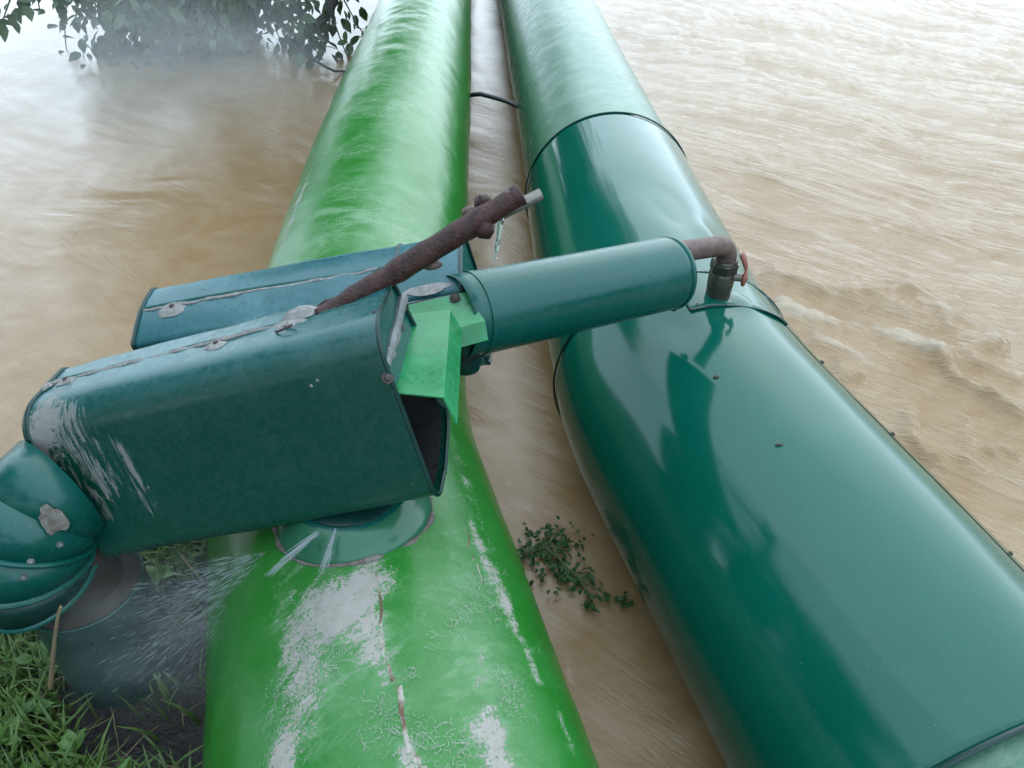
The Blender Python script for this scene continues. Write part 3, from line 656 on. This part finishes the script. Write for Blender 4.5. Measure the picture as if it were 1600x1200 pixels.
# ---- insulated branch to the right pipe
cL, cR = at(742, 490, 1.68), at(1046, 427, 1.96)
ca = unit(cR - cL)
br = empty('branch_pipe', (cL + cR) / 2, 'teal insulated branch pipe between the rear casing and the brass valve', 'pipe')
n = 40; rr = .0925
V, F = tube_data([cL - ca * .05 + ca * t for t in np.linspace(0, np.linalg.norm(cR - cL) + .05, 30)], rr, 48, False)
V = np.array(V); V += .0012 * fbm(V[:, 0] * 9, V[:, 1] * 9, V[:, 2] * 9, 3, 77)[:, None] * unit([0, -.5, 1])
sl = mesh('sleeve', V, F, M_teal_old, br); solidify(sl, .003, -1)
lathe('end_cap', cR - ca * .006, ca, [(rr + .001, 0), (rr + .002, .002), (rr + .002, .006), (rr + .001, .010), (rr * .9, .0105), (.03, .012)], M_teal_old, sl, 48)
lathe('start_band', cL - ca * .01, ca, [(rr + .001, 0), (rr + .003, .001), (rr + .003, .012), (rr + .001, .014)], M_teal_old, sl, 48)
vb = atz(1120, 478, CAM_Z - 1.165); vb = SR.pos(SR.idx(SR.hit(1119, 474)[0]), SR.hit(1119, 474)[1], .383); nv = np.array([0.02, 0, 1.])
top = vb + np.array([.004, 0, .158])
e0 = at(1056, 394, 1.965); hdir = unit(top - e0); ep = [e0, e0 + (top - hdir * .048 - e0) * .5]
for t in np.linspace(0, 1, 10): ep.append((1 - t) ** 2 * (top - hdir * .048) + 2 * t * (1 - t) * top + t * t * (top - np.array([0, 0, .048])))
ep += [vb + np.array([.002, 0, .10]), vb + np.array([.002, 0, .09])]
tube('steel_elbow', ep, .0275, M_rust2, br, 24)
crumb = ribbon_blob('rust_crust', cR + ca * .004 + np.array([.012, -.02, -.088]), ca, np.cross(ca, [0, 0, 1]), np.array([0, -.6, -.5]), .014, .02, br, 3, .012, M_rust)
vl = empty('ball_valve', vb, 'dull brass ball valve with a faded red lever on the right pipe', 'valve')
lathe('body', vb - nv * .01, nv, [(.034, 0), (.0345, .03), (.035, .032), (.036, .05), (.0365, .082), (.034, .088)], M_brass, vl, 28)
lathe('hex_nut', vb + nv * .077, nv, [(.037, 0), (.039, .003), (.039, .026), (.036, .03)], M_brass, vl, 6)
lathe('collar', vb + nv * .106, nv, [(.034, 0), (.035, .004), (.033, .010)], M_brass, vl, 24)
sa = unit([.88, -.42, .12]); sp0 = vb + nv * .062
lathe('stem', sp0, sa, [(.012, .02), (.012, .056), (.009, .06), (.009, .066)], M_steel, vl, 14)
lv = sp0 + sa * .058
lvp = smoothpath([lv + np.array([.001, -.004, -.018]), lv + np.array([.003, -.004, .004]), lv + np.array([.004, 0, .028]), lv + np.array([-.004, .006, .050]), lv + np.array([-.014, .012, .068])], .005)
V, F = tube_data(lvp, [.013 + .004 * math.exp(-((i - 4) / 2.5) ** 2) - .006 * math.exp(-((i - 8) / 2.) ** 2) for i in range(len(lvp))], 12); cv = np.repeat(lvp, 12, 0)
dv = V - cv; V = cv + dv - (dv @ sa)[:, None] * sa * .55
mesh('lever', V, F, M_red, vl)
lathe('lever_nut', lv + sa * .002, sa, [(.0095, 0), (.0095, .009), (.007, .011)], M_steel, vl, 6)

# short stub below the branch
st0 = at(727, 560, 1.66)
stb = empty('pipe_stub', st0, 'dark capped pipe stub hanging below the light green strip', 'pipe')
lathe('stub', st0 + np.array([0, .02, .06]), (0, 0, -1), [(.032, -.03), (.033, .02), (.033, .085), (.030, .10), (.02, .108)], M_teal_dark, stb, 24)
lathe('band', st0 + np.array([0, .02, .06]), (0, 0, -1), [(.0325, .045), (.0355, .047), (.0355, .06), (.0325, .062)], M_black, stb, 24)

# ---- rusty rod sticking out of the front casing
r0, r1 = at(508, 494, 1.425), at(814, 303, 1.40)
rd = unit(r1 - r0)
rod = empty('rusty_rod', r0, 'wet rusty steel tube sticking up at an angle from the front casing', 'tube')
pts = [r0 + (r1 - r0) * t for t in np.linspace(-.02, 1, 40)]
V, F = tube_data(pts, [.0215 + .0022 * float(noise(i * .45, 8)) for i in range(40)], 24, False); V = np.array(V)
ctr = np.repeat(np.array(pts), 24, 0); dv = V - ctr; V = ctr + dv * (1 + .09 * fbm(V[:, 0] * 45, V[:, 1] * 45, V[:, 2] * 45, 4, 15))[:, None]
tb = mesh('tube_wall', V, F, M_rust, rod); solidify(tb, .0045, -1)
perp = unit(np.cross(rd, [0, 0, 1])); pu = np.cross(perp, rd)
def rodpt(t, a, b): return r0 + (r1 - r0) * t + perp * a + pu * b
def lump(name, c, r, par, mat, k, el=(1, 1, 1)):
    V = []; F = []; n, m = 9, 14
    for i in range(n):
        for j in range(m):
            th, ph = math.pi * i / (n - 1), 2 * math.pi * j / m; d = np.array([math.sin(th) * math.cos(ph), math.sin(th) * math.sin(ph), math.cos(th)])
            q = r * (1 + .28 * float(fbm(d[0] * 2 + k * 5, d[1] * 2, d[2] * 2, 3, 21))); V.append(np.asarray(c) + d * q * np.asarray(el))
    return mesh(name, V, grid_faces(n, m, True), mat, par)
lump('bolt_head', at(755, 316, 1.425), .017, rod, M_rust, 2)
lump('bolt_head', at(757, 357, 1.405), .019, rod, M_rust, 3)
lump('weld_lump', at(733, 332, 1.425), .013, rod, M_rust2, 4)
lump('weld_lump', at(672, 412, 1.435), .014, rod, M_rust2, 6, (1.6, 1, .8))
lump('weld_lump', at(795, 305, 1.395), .012, rod, M_rust2, 7)
thin = tube('thin_rod', [at(735, 358, 1.445) + (at(846, 303, 1.445) - at(735, 358, 1.445)) * t for t in np.linspace(0, 1, 10)], .0115, M_steel, rod, 14)
ribbon_blob('sealant_patch', fpt(.57, .115, TOPV(.115) + .004), ax, TB, TN, .036, .022, rod, 17, .014)
ribbon_blob('rust_flake', fpt(.64, .13, TOPV(.13) + .006), ax, TB, TN, .035, .010, rod, 19, .008, M_rust)

# ---- segmented elbow hood and the riser out of the ground
gz = CAM_Z - 1.66
rz_top = atz(131, 912, CAM_Z - 1.36)
rp = empty('riser_pipe', (rz_top[0], rz_top[1], gz), 'dark green riser pipe standing in the wet soil below the elbow hood', 'pipe')
RR = .118
lathe('sleeve', (rz_top[0], rz_top[1], gz - .1), (0, 0, 1), [(RR * 1.02, 0), (RR * 1.02, .2), (RR, .22), (RR, rz_top[2] - gz + .1)], M_teal_dark, rp, 40)
lathe('rusty_core', (rz_top[0], rz_top[1], gz), (0, 0, 1), [(RR * .96, .1), (RR * .96, rz_top[2] - gz + .003), (RR * .70, rz_top[2] - gz + .012), (RR * .68, rz_top[2] - gz + .12)], M_rustin, rp, 32)
a_ = np.linspace(0, 2 * np.pi, 61); tube('rim', [rz_top + RR * np.array([math.cos(t), math.sin(t), 0]) for t in a_], .002, M_teal_old, rp, 6)
eh = empty('elbow_hood', at(50, 880, 1.5), 'segmented teal sheet metal elbow with beaded joints, left of the front casing', 'duct elbow')
h0 = at(48, 884, 1.535); hb = unit([.55, .83, 0]); hz_ = np.array([0, 0, 1.]); HR = .117; rho = .125; hax = np.cross(hb, hz_)
def hring(th, r, n=40):
    c = h0 + hb * rho * (1 - math.cos(th)) + hz_ * rho * math.sin(th); v = hb * math.cos(th) - hz_ * math.sin(th)
    return [c + r * (math.cos(t) * hax + math.sin(t) * v) for t in np.linspace(0, 2 * np.pi, n, endpoint=False)]
hth = [R(-14), R(8), R(34), R(60), R(86)]
rings = [hring(t, HR) for t in hth]
for i in range(4):
    s_ = autosmooth(mesh('elbow_segment', rings[i] + rings[i + 1], grid_faces(2, 40, True), M_teal_old if i else M_teal_dark, eh)); solidify(s_, .004, 0)
for i in range(3):
    q = hring(hth[i], HR + .002); tube('bead', q + [q[0]], .006, M_teal_old, eh, 8)
hs_ = [(np.array(hring(t, HR + .003, 120)), t) for t in np.linspace(R(-14), R(86), 60)]
def hood_hit(px, py):                                            # point and normal on the hood under a photo pixel
    best = None
    for P_, t in hs_:
        c = h0 + hb * rho * (1 - math.cos(t)) + hz_ * rho * math.sin(t); n_ = (P_ - c) / (HR + .003); x, y, z = project(P_)
        d = (x - px) ** 2 + (y - py) ** 2 + np.where(((ORG - P_) * n_).sum(1) > 0, 0, 1e9); k = int(np.argmin(d))
        if best is None or d[k] < best[0]: best = (d[k], P_[k], n_[k])
    return best[1], best[2]
for px, py in ((50, 880), (40, 903), (92, 850)):
    p_, n_ = hood_hit(px, py); screw(eh, p_, n_, .0045, M_dull)
p_, n_ = hood_hit(84, 812); e1 = unit(np.cross(n_, hz_)); ribbon_blob('sealant_patch', p_, e1, np.cross(n_, e1), n_, .02, .03, eh, 23, .003, M_grime)

# ---- cable between the two pipes
cb = tube('black_cable', smoothpath([(-1.1, 4.75, .02), at(738, 143, 4.45), at(770, 152, 4.42), at(800, 160, 4.40), (.9, 4.1, .0)], .05), .013, M_black, None, 10)
tag(cb, 'thin black cable crossing the water between the two pipes', 'cable')

# ================================================================== PLANTS
LV = np.array([(0, 0, 0), (.22, .2, .05), (.22, -.2, .05), (.52, .25, .05), (.52, -.25, .05), (.8, .12, -.02), (.8, -.12, -.02), (1, 0, -.12), (.45, 0, 0)])
LFc = np.array([(0, 8, 1), (0, 2, 8), (1, 8, 3), (2, 4, 8), (3, 8, 5), (4, 6, 8), (5, 8, 7), (6, 7, 8)])
def leaf_mesh(name, C, Dv, size, mat, par=None, curl=1., width=1.):
    C = np.asarray(C, float); Dv = np.asarray(Dv, float); n = len(C); Dv /= np.linalg.norm(Dv, axis=1)[:, None] + 1e-9
    ref = rng.normal(size=(n, 3)) * .5 + np.array([0, 0, 1.]); s = np.cross(ref, Dv); s /= np.linalg.norm(s, axis=1)[:, None] + 1e-9; u = np.cross(Dv, s)
    sz = np.broadcast_to(np.asarray(size, float), (n,)) * rng.uniform(.65, 1.25, n)
    V = C[:, None] + sz[:, None, None] * (LV[None, :, 0:1] * Dv[:, None] + LV[None, :, 1:2] * width * s[:, None] + LV[None, :, 2:3] * curl * u[:, None])
    F = (LFc[None] + (np.arange(n) * 9)[:, None, None]).reshape(-1, 3)
    return bigmesh(name, V.reshape(-1, 3), F, mat, par, False)
def limb_data(branches):
    V = []; F = []; off = 0
    for path, r0_, r1_ in branches:
        p = np.asarray(path); v, f = tube_data(p, np.linspace(r0_, r1_, len(p)), 8, True, off); V.append(v); F += f; off += len(v)
    return np.concatenate(V), F
def branch(p, d, ln, wob=.25, n=7, droop=0.):
    p = np.array(p, float); d = unit(d); q = [p.copy()]
    for i in range(n): d = unit(d + rng.normal(size=3) * wob / n * 1.6 + np.array([0, 0, -droop / n])); p = p + d * ln / n; q.append(p.copy())
    return np.array(q)
def tree(name, base, h, cr, label, leaf, mat, nleaf, lsz, group=None, low=.25):
    o = empty(name, base, label, 'tree', group); base = np.asarray(base, float)
    tr = branch(base - [0, 0, .3], (rng.normal(0, .08), rng.normal(0, .08), 1), h * .8, .25, 9); br_ = [(tr, h * .028, h * .008)]; tips = []
    for i in range(16):
        k = rng.integers(2, 9); a = rng.uniform(0, 6.28); b = branch(tr[k], (math.cos(a), math.sin(a), rng.uniform(.1, .9)), cr * rng.uniform(.6, 1.15), .7); br_.append((b, h * .011, .012)); tips += list(b[3:])
        for _ in range(2):
            c = branch(b[rng.integers(2, 6)], rng.normal(size=3) + [0, 0, .3], cr * .5, .8, 5); br_.append((c, .02, .006)); tips += list(c[1:])
    V, F = limb_data(br_); mesh('trunk', V, F, M_bark, o)
    tips = np.array(tips); c = tips[rng.integers(0, len(tips), nleaf)] + rng.normal(size=(nleaf, 3)) * cr * .11
    leaf_mesh('crown', c, rng.normal(size=(nleaf, 3)) + [0, 0, -.3], lsz, mat, o); return o
# trees of the bank left of the view, mirrored in the sheet covers
for k, (x, y, h, cr) in enumerate(((-4.6, 1.1, 5.2, 2.0), (-4.9, -1.6, 6.2, 2.2), (-3.4, -3.9, 5.8, 2.1), (-6.6, -.2, 6.8, 2.3), (.4, -6.5, 5.0, 2.0))):
    tree('bank_tree', (x, y, float(bank_z(np.array([x]), np.array([y]))[0])), h, cr, ('leafy bank tree nearest the water on the left', 'tall leafy bank tree left of the viewer', 'leafy bank tree behind the viewer to the left', 'tallest leafy bank tree, farthest to the left', 'leafy bank tree straight behind the viewer')[k], None, M_leafb, 4200, .17, 'trees on the near bank')
# wood on the far right bank, a dark line mirrored in the right edge of the covers
n_ = 9000; y_ = rng.uniform(-45, 22, n_); hh = 9 + 4 * fbm(y_ * .12, 3., 0, 3, 9); c = np.stack([52 + rng.normal(0, 3, n_) + .002 * y_ ** 2, y_, rng.uniform(0, 1, n_) ** .8 * hh], -1)
fw = leaf_mesh('far_wood', c, rng.normal(size=(n_, 3)), 2.2, M_leafb); tag(fw, 'dark wood along the far right bank', 'wood', kind='stuff')
# the willow-like tree standing in the flood at upper left, its boughs hanging into view
tb0 = np.array([-2.35, 7.4, 0.])
ot = empty('overhanging_tree', tb0, 'dark leafy tree in the flood at upper left, boughs hanging over the water', 'tree')
brs = []; tips = []
trk = smoothpath([tb0 + [0, 0, -.4], at(372, 40, 6.9), at(398, 0, 6.6), at(430, -90, 6.4), at(400, -300, 6.4), tb0 + [-.1, -.3, 5.4]], .2); brs.append((trk, .10, .03))
tr2 = smoothpath([atz(448, 84, -.1), at(470, 55, 6.4), at(520, 25, 6.2), at(530, -60, 6.2), at(480, -200, 6.3)], .15); brs.append((tr2, .045, .03))
tr3 = smoothpath([at(440, 10, 6.3), at(468, 20, 6.1), at(500, 55, 5.9), at(520, 70, 5.8)], .1); brs.append((tr3, .016, .008))
tr4 = smoothpath([at(470, 80, 5.9), at(500, 100, 5.85), at(535, 118, 5.9), at(556, 96, 6.1)], .1); brs.append((tr4, .012, .006))
leafc = []; leafd = []
def hang(p0, p1, r, n, spread, sz=.0):
    q = smoothpath([p0, (np.asarray(p0) + p1) / 2 + rng.normal(size=3) * .08 + [0, 0, .05], p1], .05); brs.append((q, r, r * .3))
    for _ in range(int(n * 3.2)):
        t = q[rng.integers(len(q) // 4, len(q))]; leafc.append(t + rng.normal(size=3) * spread); leafd.append(rng.normal(size=3) * .6 + [0, -.1, -.8])
for a in [((30, -120), (5, 30), 4.6, 16, .06), ((60, -120), (62, 15), 4.7, 10, .05), ((170, -130), (212, 28), 4.7, 30, .07), ((150, -100), (165, 10), 4.8, 22, .07), ((230, -100), (240, 20), 5.0, 26, .08),
          ((200, -60), (182, 130), 6.2, 60, .10), ((180, -60), (178, 95), 6.2, 50, .12), ((240, -60), (238, 90), 6.2, 80, .14), ((280, -60), (262, 110), 6.3, 80, .14), ((300, -60), (300, 80), 6.4, 90, .16),
          ((330, -50), (342, 75), 6.4, 80, .14), ((370, -60), (350, 60), 6.2, 60, .12), ((160, -60), (150, 30), 6.0, 50, .12), ((350, -100), (345, 20), 5.6, 40, .08), ((400, -50), (420, 50), 6.4, 40, .10),
          ((470, -40), (500, 95), 6.0, 36, .07), ((500, -60), (545, 95), 6.1, 24, .07), ((450, -40), (480, 60), 6.2, 46, .10), ((520, -60), (565, 50), 6.3, 26, .07), ((420, -60), (440, 70), 6.3, 36, .09), ((300, -60), (255, 45), 6.0, 60, .14), ((330, -60), (310, 45), 6.0, 60, .13), ((110, -80), (105, 95), 6.4, 8, .05)]:
    (x0, y0), (x1, y1), d, n, sp = a; hang(at(x0, y0, d + .25), at(x1, y1, d), .012, n if x0 < 390 else int(n * .45), sp)
for _ in range(70):                                              # the crown above the frame, mirrored in the water
    k = rng.integers(3, len(trk)); a = rng.uniform(0, 6.28); b = branch(trk[k] * [1, 1, .75] + [0, 0, .6], (math.cos(a) * 1.3 - .1, math.sin(a) - .1, rng.uniform(-.2, .6)), rng.uniform(1., 2.4), .7)
    b[:, 2] = np.clip(b[:, 2], 1.5, 3.7); brs.append((b, .03, .008)); tips += list(b[2:])
V, F = limb_data(brs); mesh('trunk', V, F, M_bark, ot)
leaf_mesh('hanging_leaves', leafc, leafd, .11, M_leaf, ot, width=1.15)['kind'] = 'stuff'
tips = np.array(tips); nl = 15000; c = tips[rng.integers(0, len(tips), nl)] + rng.normal(size=(nl, 3)) * .25; c[:, 2] = np.maximum(c[:, 2], 1.35); c = c[project(c)[1] < -25]; nl = len(c)
leaf_mesh('crown', c, rng.normal(size=(nl, 3)) + [0, 0, -.4], .17, M_leaf, ot)

# floating torn plant between the pipes
fp0 = atz(870, 880, 0.)
fp = empty('floating_plant', fp0, 'torn leafy green plant floating on the brown water between the pipes', 'plant')
stem = smoothpath([atz(845, 850, .02), atz(875, 875, .03), atz(905, 905, .022), atz(940, 925, .018), atz(975, 942, .006)], .02); brs2 = [(stem, .0045, .002)]
s2 = [smoothpath([atz(840, 862, .02), atz(855, 852, .045), atz(870, 856, .05), atz(890, 862, .02)], .02), smoothpath([atz(862, 855, .03), atz(872, 868, .045), atz(878, 885, .02)], .02), smoothpath([atz(905, 905, .02), atz(922, 930, .01), atz(918, 948, .008)], .02)]
brs2 += [(q, .0028, .0015) for q in s2]
V, F = limb_data(brs2); mesh('stem', V, F, simple('pale_green_stem', (.10, .14, .04), (.2, .24, .09), 30, .5, .1), fp)
lc = []; ld = []
for px, py, n, sp in ((845, 860, 60, .045), (862, 882, 70, .045), (880, 900, 45, .03), (835, 850, 24, .03), (885, 850, 26, .03), (905, 905, 22, .018), (938, 928, 16, .014), (972, 940, 16, .012), (922, 946, 18, .014), (856, 838, 18, .03), (828, 872, 18, .025)):
    for _ in range(int(n * .75)): 
        c = atz(px, py, .012) + np.array([rng.normal(0, sp), rng.normal(0, sp), abs(rng.normal(-.004, .010))]); lc.append(c); ld.append([rng.normal(), rng.normal(), rng.normal(0, .25)])
leaf_mesh('leaves', lc, ld, .022, M_float, fp, 1.5, 1.3)['kind'] = 'stuff'

# grass and weeds in the lower left corner
def grass(n, x0, x1, y0, y1, ok, hmin, hmax, mat, name, wd=.0035):
    V = []; F = []
    for _ in range(n):
        x, y = rng.uniform(x0, x1), rng.uniform(y0, y1)
        if not ok(x, y): continue
        z = BZ(x, y); h = rng.uniform(hmin, hmax); a = rng.uniform(0, 6.283); ln = rng.uniform(.2, 1.0); w_ = wd * rng.uniform(.6, 1.5); b = len(V)
        sx, sy = -math.sin(a) * w_, math.cos(a) * w_
        for t, k in ((0, 1), (.35, .95), (.7, .65)):
            px, py, pz = x + math.cos(a) * ln * h * t * t, y + math.sin(a) * ln * h * t * t, z + h * (t - .35 * ln * t * t); V += [(px + sx * k, py + sy * k, pz), (px - sx * k, py - sy * k, pz)]
        V.append((x + math.cos(a) * ln * h, y + math.sin(a) * ln * h, z + h * (1 - .35 * ln)))
        F += [(b, b + 1, b + 3), (b, b + 3, b + 2), (b + 2, b + 3, b + 5), (b + 2, b + 5, b + 4), (b + 4, b + 5, b + 6)]
    return bigmesh(name, V, F, mat)
def BZ(x, y): 
    i = min(max(np.searchsorted(bx, x) - 1, 0), len(bx) - 2); j = min(max(np.searchsorted(by, y) - 1, 0), len(by) - 2); 
    return float(_bz[i, j])
_bz = bank_z(BX, BY)
def clear(x, y):                                                 # bare wet soil where the leak washes the bank
    if inside_dist(np.array([x]), np.array([y]))[0] < .06: return False
    if math.hypot(x - rz_top[0], y - rz_top[1]) < RR * 1.05: return False
    e = math.hypot((x + .72) / .30, (y - .98) / .26); return e > 1 or rng.random() < .06
g = grass(15000, -1.7, -.4, .2, 1.6, clear, .04, .13, M_grass, 'grass'); tag(g, 'short wet green grass on the bank in the lower left corner', 'grass', kind='stuff')
lc = []; ld = []
for _ in range(150):
    x, y = rng.uniform(-1.7, -.5), rng.uniform(.45, 1.35)
    if not clear(x, y): continue
    z = BZ(x, y) + rng.uniform(.02, .06)
    for _ in range(rng.integers(4, 8)): lc.append((x + rng.normal(0, .006), y + rng.normal(0, .006), z)); a = rng.uniform(0, 6.28); ld.append((math.cos(a), math.sin(a), rng.uniform(.1, .7)))
wd_ = leaf_mesh('broad_leaf_weeds', lc, ld, .042, M_weed, None, 1.4, 1.4); tag(wd_, 'small broad green weed leaves among the bank grass', 'weeds', kind='stuff')
q = smoothpath([at(79, 1074, 1.60), at(83, 1020, 1.53), at(90, 962, 1.46), at(95, 948, 1.45)], .02)
tag(tube('dry_stalk', q, np.linspace(.0055, .003, len(q)), M_straw, None, 8), 'brown dry stalk standing against the riser pipe', 'stalk')
q = smoothpath([at(284, 868, 1.75), at(300, 888, 1.72), at(319, 912, 1.70)], .02)
tag(tube('dry_stalk', q, np.linspace(.0035, .002, len(q)), M_straw, None, 6), 'thin straw stalk just below the bottom edge of the front casing', 'stalk')
V = []; F = []
brs3 = []
for _ in range(46):
    x, y = rng.uniform(-1.25, -.5), rng.uniform(.5, 1.15); z = BZ(x, y) + .02; a = rng.uniform(0, 6.28); brs3.append((branch((x, y, z), (math.cos(a), math.sin(a), rng.uniform(-.05, .35)), rng.uniform(.06, .18), .5, 5), .0016, .0008))
V, F = limb_data(brs3); tag(mesh('straw_litter', V, F, M_straw), 'scattered dry straw on the wet bank soil', 'straw', kind='stuff')

# ================================================================== LEAKING WATER AND STEAM
dp = smoothpath([at(783, 340, 1.43), at(781, 352, 1.43), at(778, 375, 1.44), at(775, 395, 1.45), at(772, 414, 1.455)], .004)
tag(tube('water_drip', dp, [.0062 * (1 - .8 * i / len(dp)) + .0018 * float(noise(i * .7, 3)) for i in range(len(dp))], M_drip, None, 8), 'clear water dripping from the end of the rusty tube', 'water drip')
M_jet = MT('white_water_jet'); M_jet.P(Base_Color=(.30, .34, .34), Roughness=.3, IOR=1.33, Alpha=.32); M_jet = M_jet.m
for k, (a, b, wd, nth, lab) in enumerate((((500, 828), (419, 897), .011, 26, 'longer pale jet of water spraying from beneath the front casing'), ((524, 826), (500, 902), .008, 16, 'short thin jet of water falling onto the green pipe below the casing'))):
    th_ = []
    for _ in range(nth):
        pa, pb = at(*a, 1.44) + rng.normal(size=3) * wd * .22, at(*b, 1.405) + rng.normal(size=3) * wd * .55; u0, u1 = sorted(rng.uniform(0, 1, 2)); u0 *= .6; u1 = max(u1, u0 + .3)
        th_.append(([pa + (pb - pa) * t for t in np.linspace(u0, u1, 5)], rng.uniform(.0006, .0022), .0006))
    V, F = limb_data(th_); tag(mesh('water_jet', V, F, M_jet), lab, 'water jet')
# fine spray: droplets and threads flying off to the left
V = []; F = []
src = at(440, 850, 1.52)
for _ in range(2400):
    e = at(rng.uniform(150, 420), rng.uniform(900, 1060), rng.uniform(1.5, 1.68)); d = e - src; t0 = rng.uniform(.15, 1); p = src + d * t0 + np.array([0, 0, -.06]) * t0 * t0; ln = rng.uniform(.006, .05); dd = unit(d); wv = unit(np.cross(dd, rng.normal(size=3))) * rng.uniform(.0002, .0007); w2 = np.cross(dd, wv)
    b = len(V); V += [p, p + dd * ln * .5 + wv, p + dd * ln * .5 - wv * .5 + w2 * .87, p + dd * ln * .5 - wv * .5 - w2 * .87, p + dd * ln]
    F += [(b, b + 2, b + 1), (b, b + 3, b + 2), (b, b + 1, b + 3), (b + 4, b + 1, b + 2), (b + 4, b + 2, b + 3), (b + 4, b + 3, b + 1)]
M_spray = MT('fine_spray').P(Base_Color=(.42, .46, .47), Roughness=.4, IOR=1.33, Alpha=.42).m
spj = bigmesh('water_spray', V, F, M_spray); tag(spj, 'fine water spray under the front casing', 'spray', kind='stuff')
def steam(name, centre, rad, dens, label, sc, k):
    m = MT(name + '_vapour'); m.t.nodes.remove(m.b)
    c = m.coord('Object'); ln = m.n('VectorMath', operation='LENGTH'); m.set(ln.inputs[0], c)
    ns = m.noise(m.coord('Object', (1, 1, 1), (0, 0, 0), (k, 0, 0)), sc, 4, .6, .6)
    f = m.math('MULTIPLY', m.rng(ln.outputs['Value'], .25, 1., 1., 0.), m.rng(ns, .36, .66, .12, 1.))
    v = m.n('VolumePrincipled', {'Color': (.93, .95, .96), 'Density': m.math('MULTIPLY', f, dens), 'Anisotropy': .2}); m.t.links.new(v.outputs[0], m.out.inputs['Volume'])
    V = []; n_, m_ = 10, 18
    for i in range(n_):
        for j in range(m_):
            th, ph = math.pi * i / (n_ - 1), 2 * math.pi * j / m_; V.append((math.sin(th) * math.cos(ph) * 1.0, math.sin(th) * math.sin(ph), math.cos(th)))
    o = autosmooth(mesh(name, V, grid_faces(n_, m_, True), m.m), 180); o.location = [float(t) for t in centre]; o.scale = rad
    return tag(o, label, 'steam', kind='stuff')
steam('steam', at(270, 110, 4.3), (1.25, .9, .75), .55, 'thin white steam drifting before the leaves at upper left', 2.2, 1)
steam('steam', at(258, 970, 1.50), (.28, .22, .18), 1.3, 'low steam and mist over the wet soil beside the green pipe', 2.6, 5)

# small litter lying on the lower cover
for k, (px, py, lab) in enumerate(((1120, 594, 'tiny dark seed husk on the lower teal cover near the valve'), (1213, 703, 'tiny curled brown leaf scrap on the middle of the lower teal cover'))):
    s, t = SR.hit(px, py); i = SR.idx(s); p = SR.pos(i, t, cov_r(SR.s[i], t) + .002); nn = unit(p - SR.path[i]); e1 = unit(np.cross(nn, [0, 1, .3])) ; e2 = np.cross(nn, e1)
    tag(ribbon_blob('leaf_scrap', p, e1, e2, nn, .0085, .003 if k else .0045, None, 31 + k, .004, M_screw, 12), lab, 'leaf scrap')
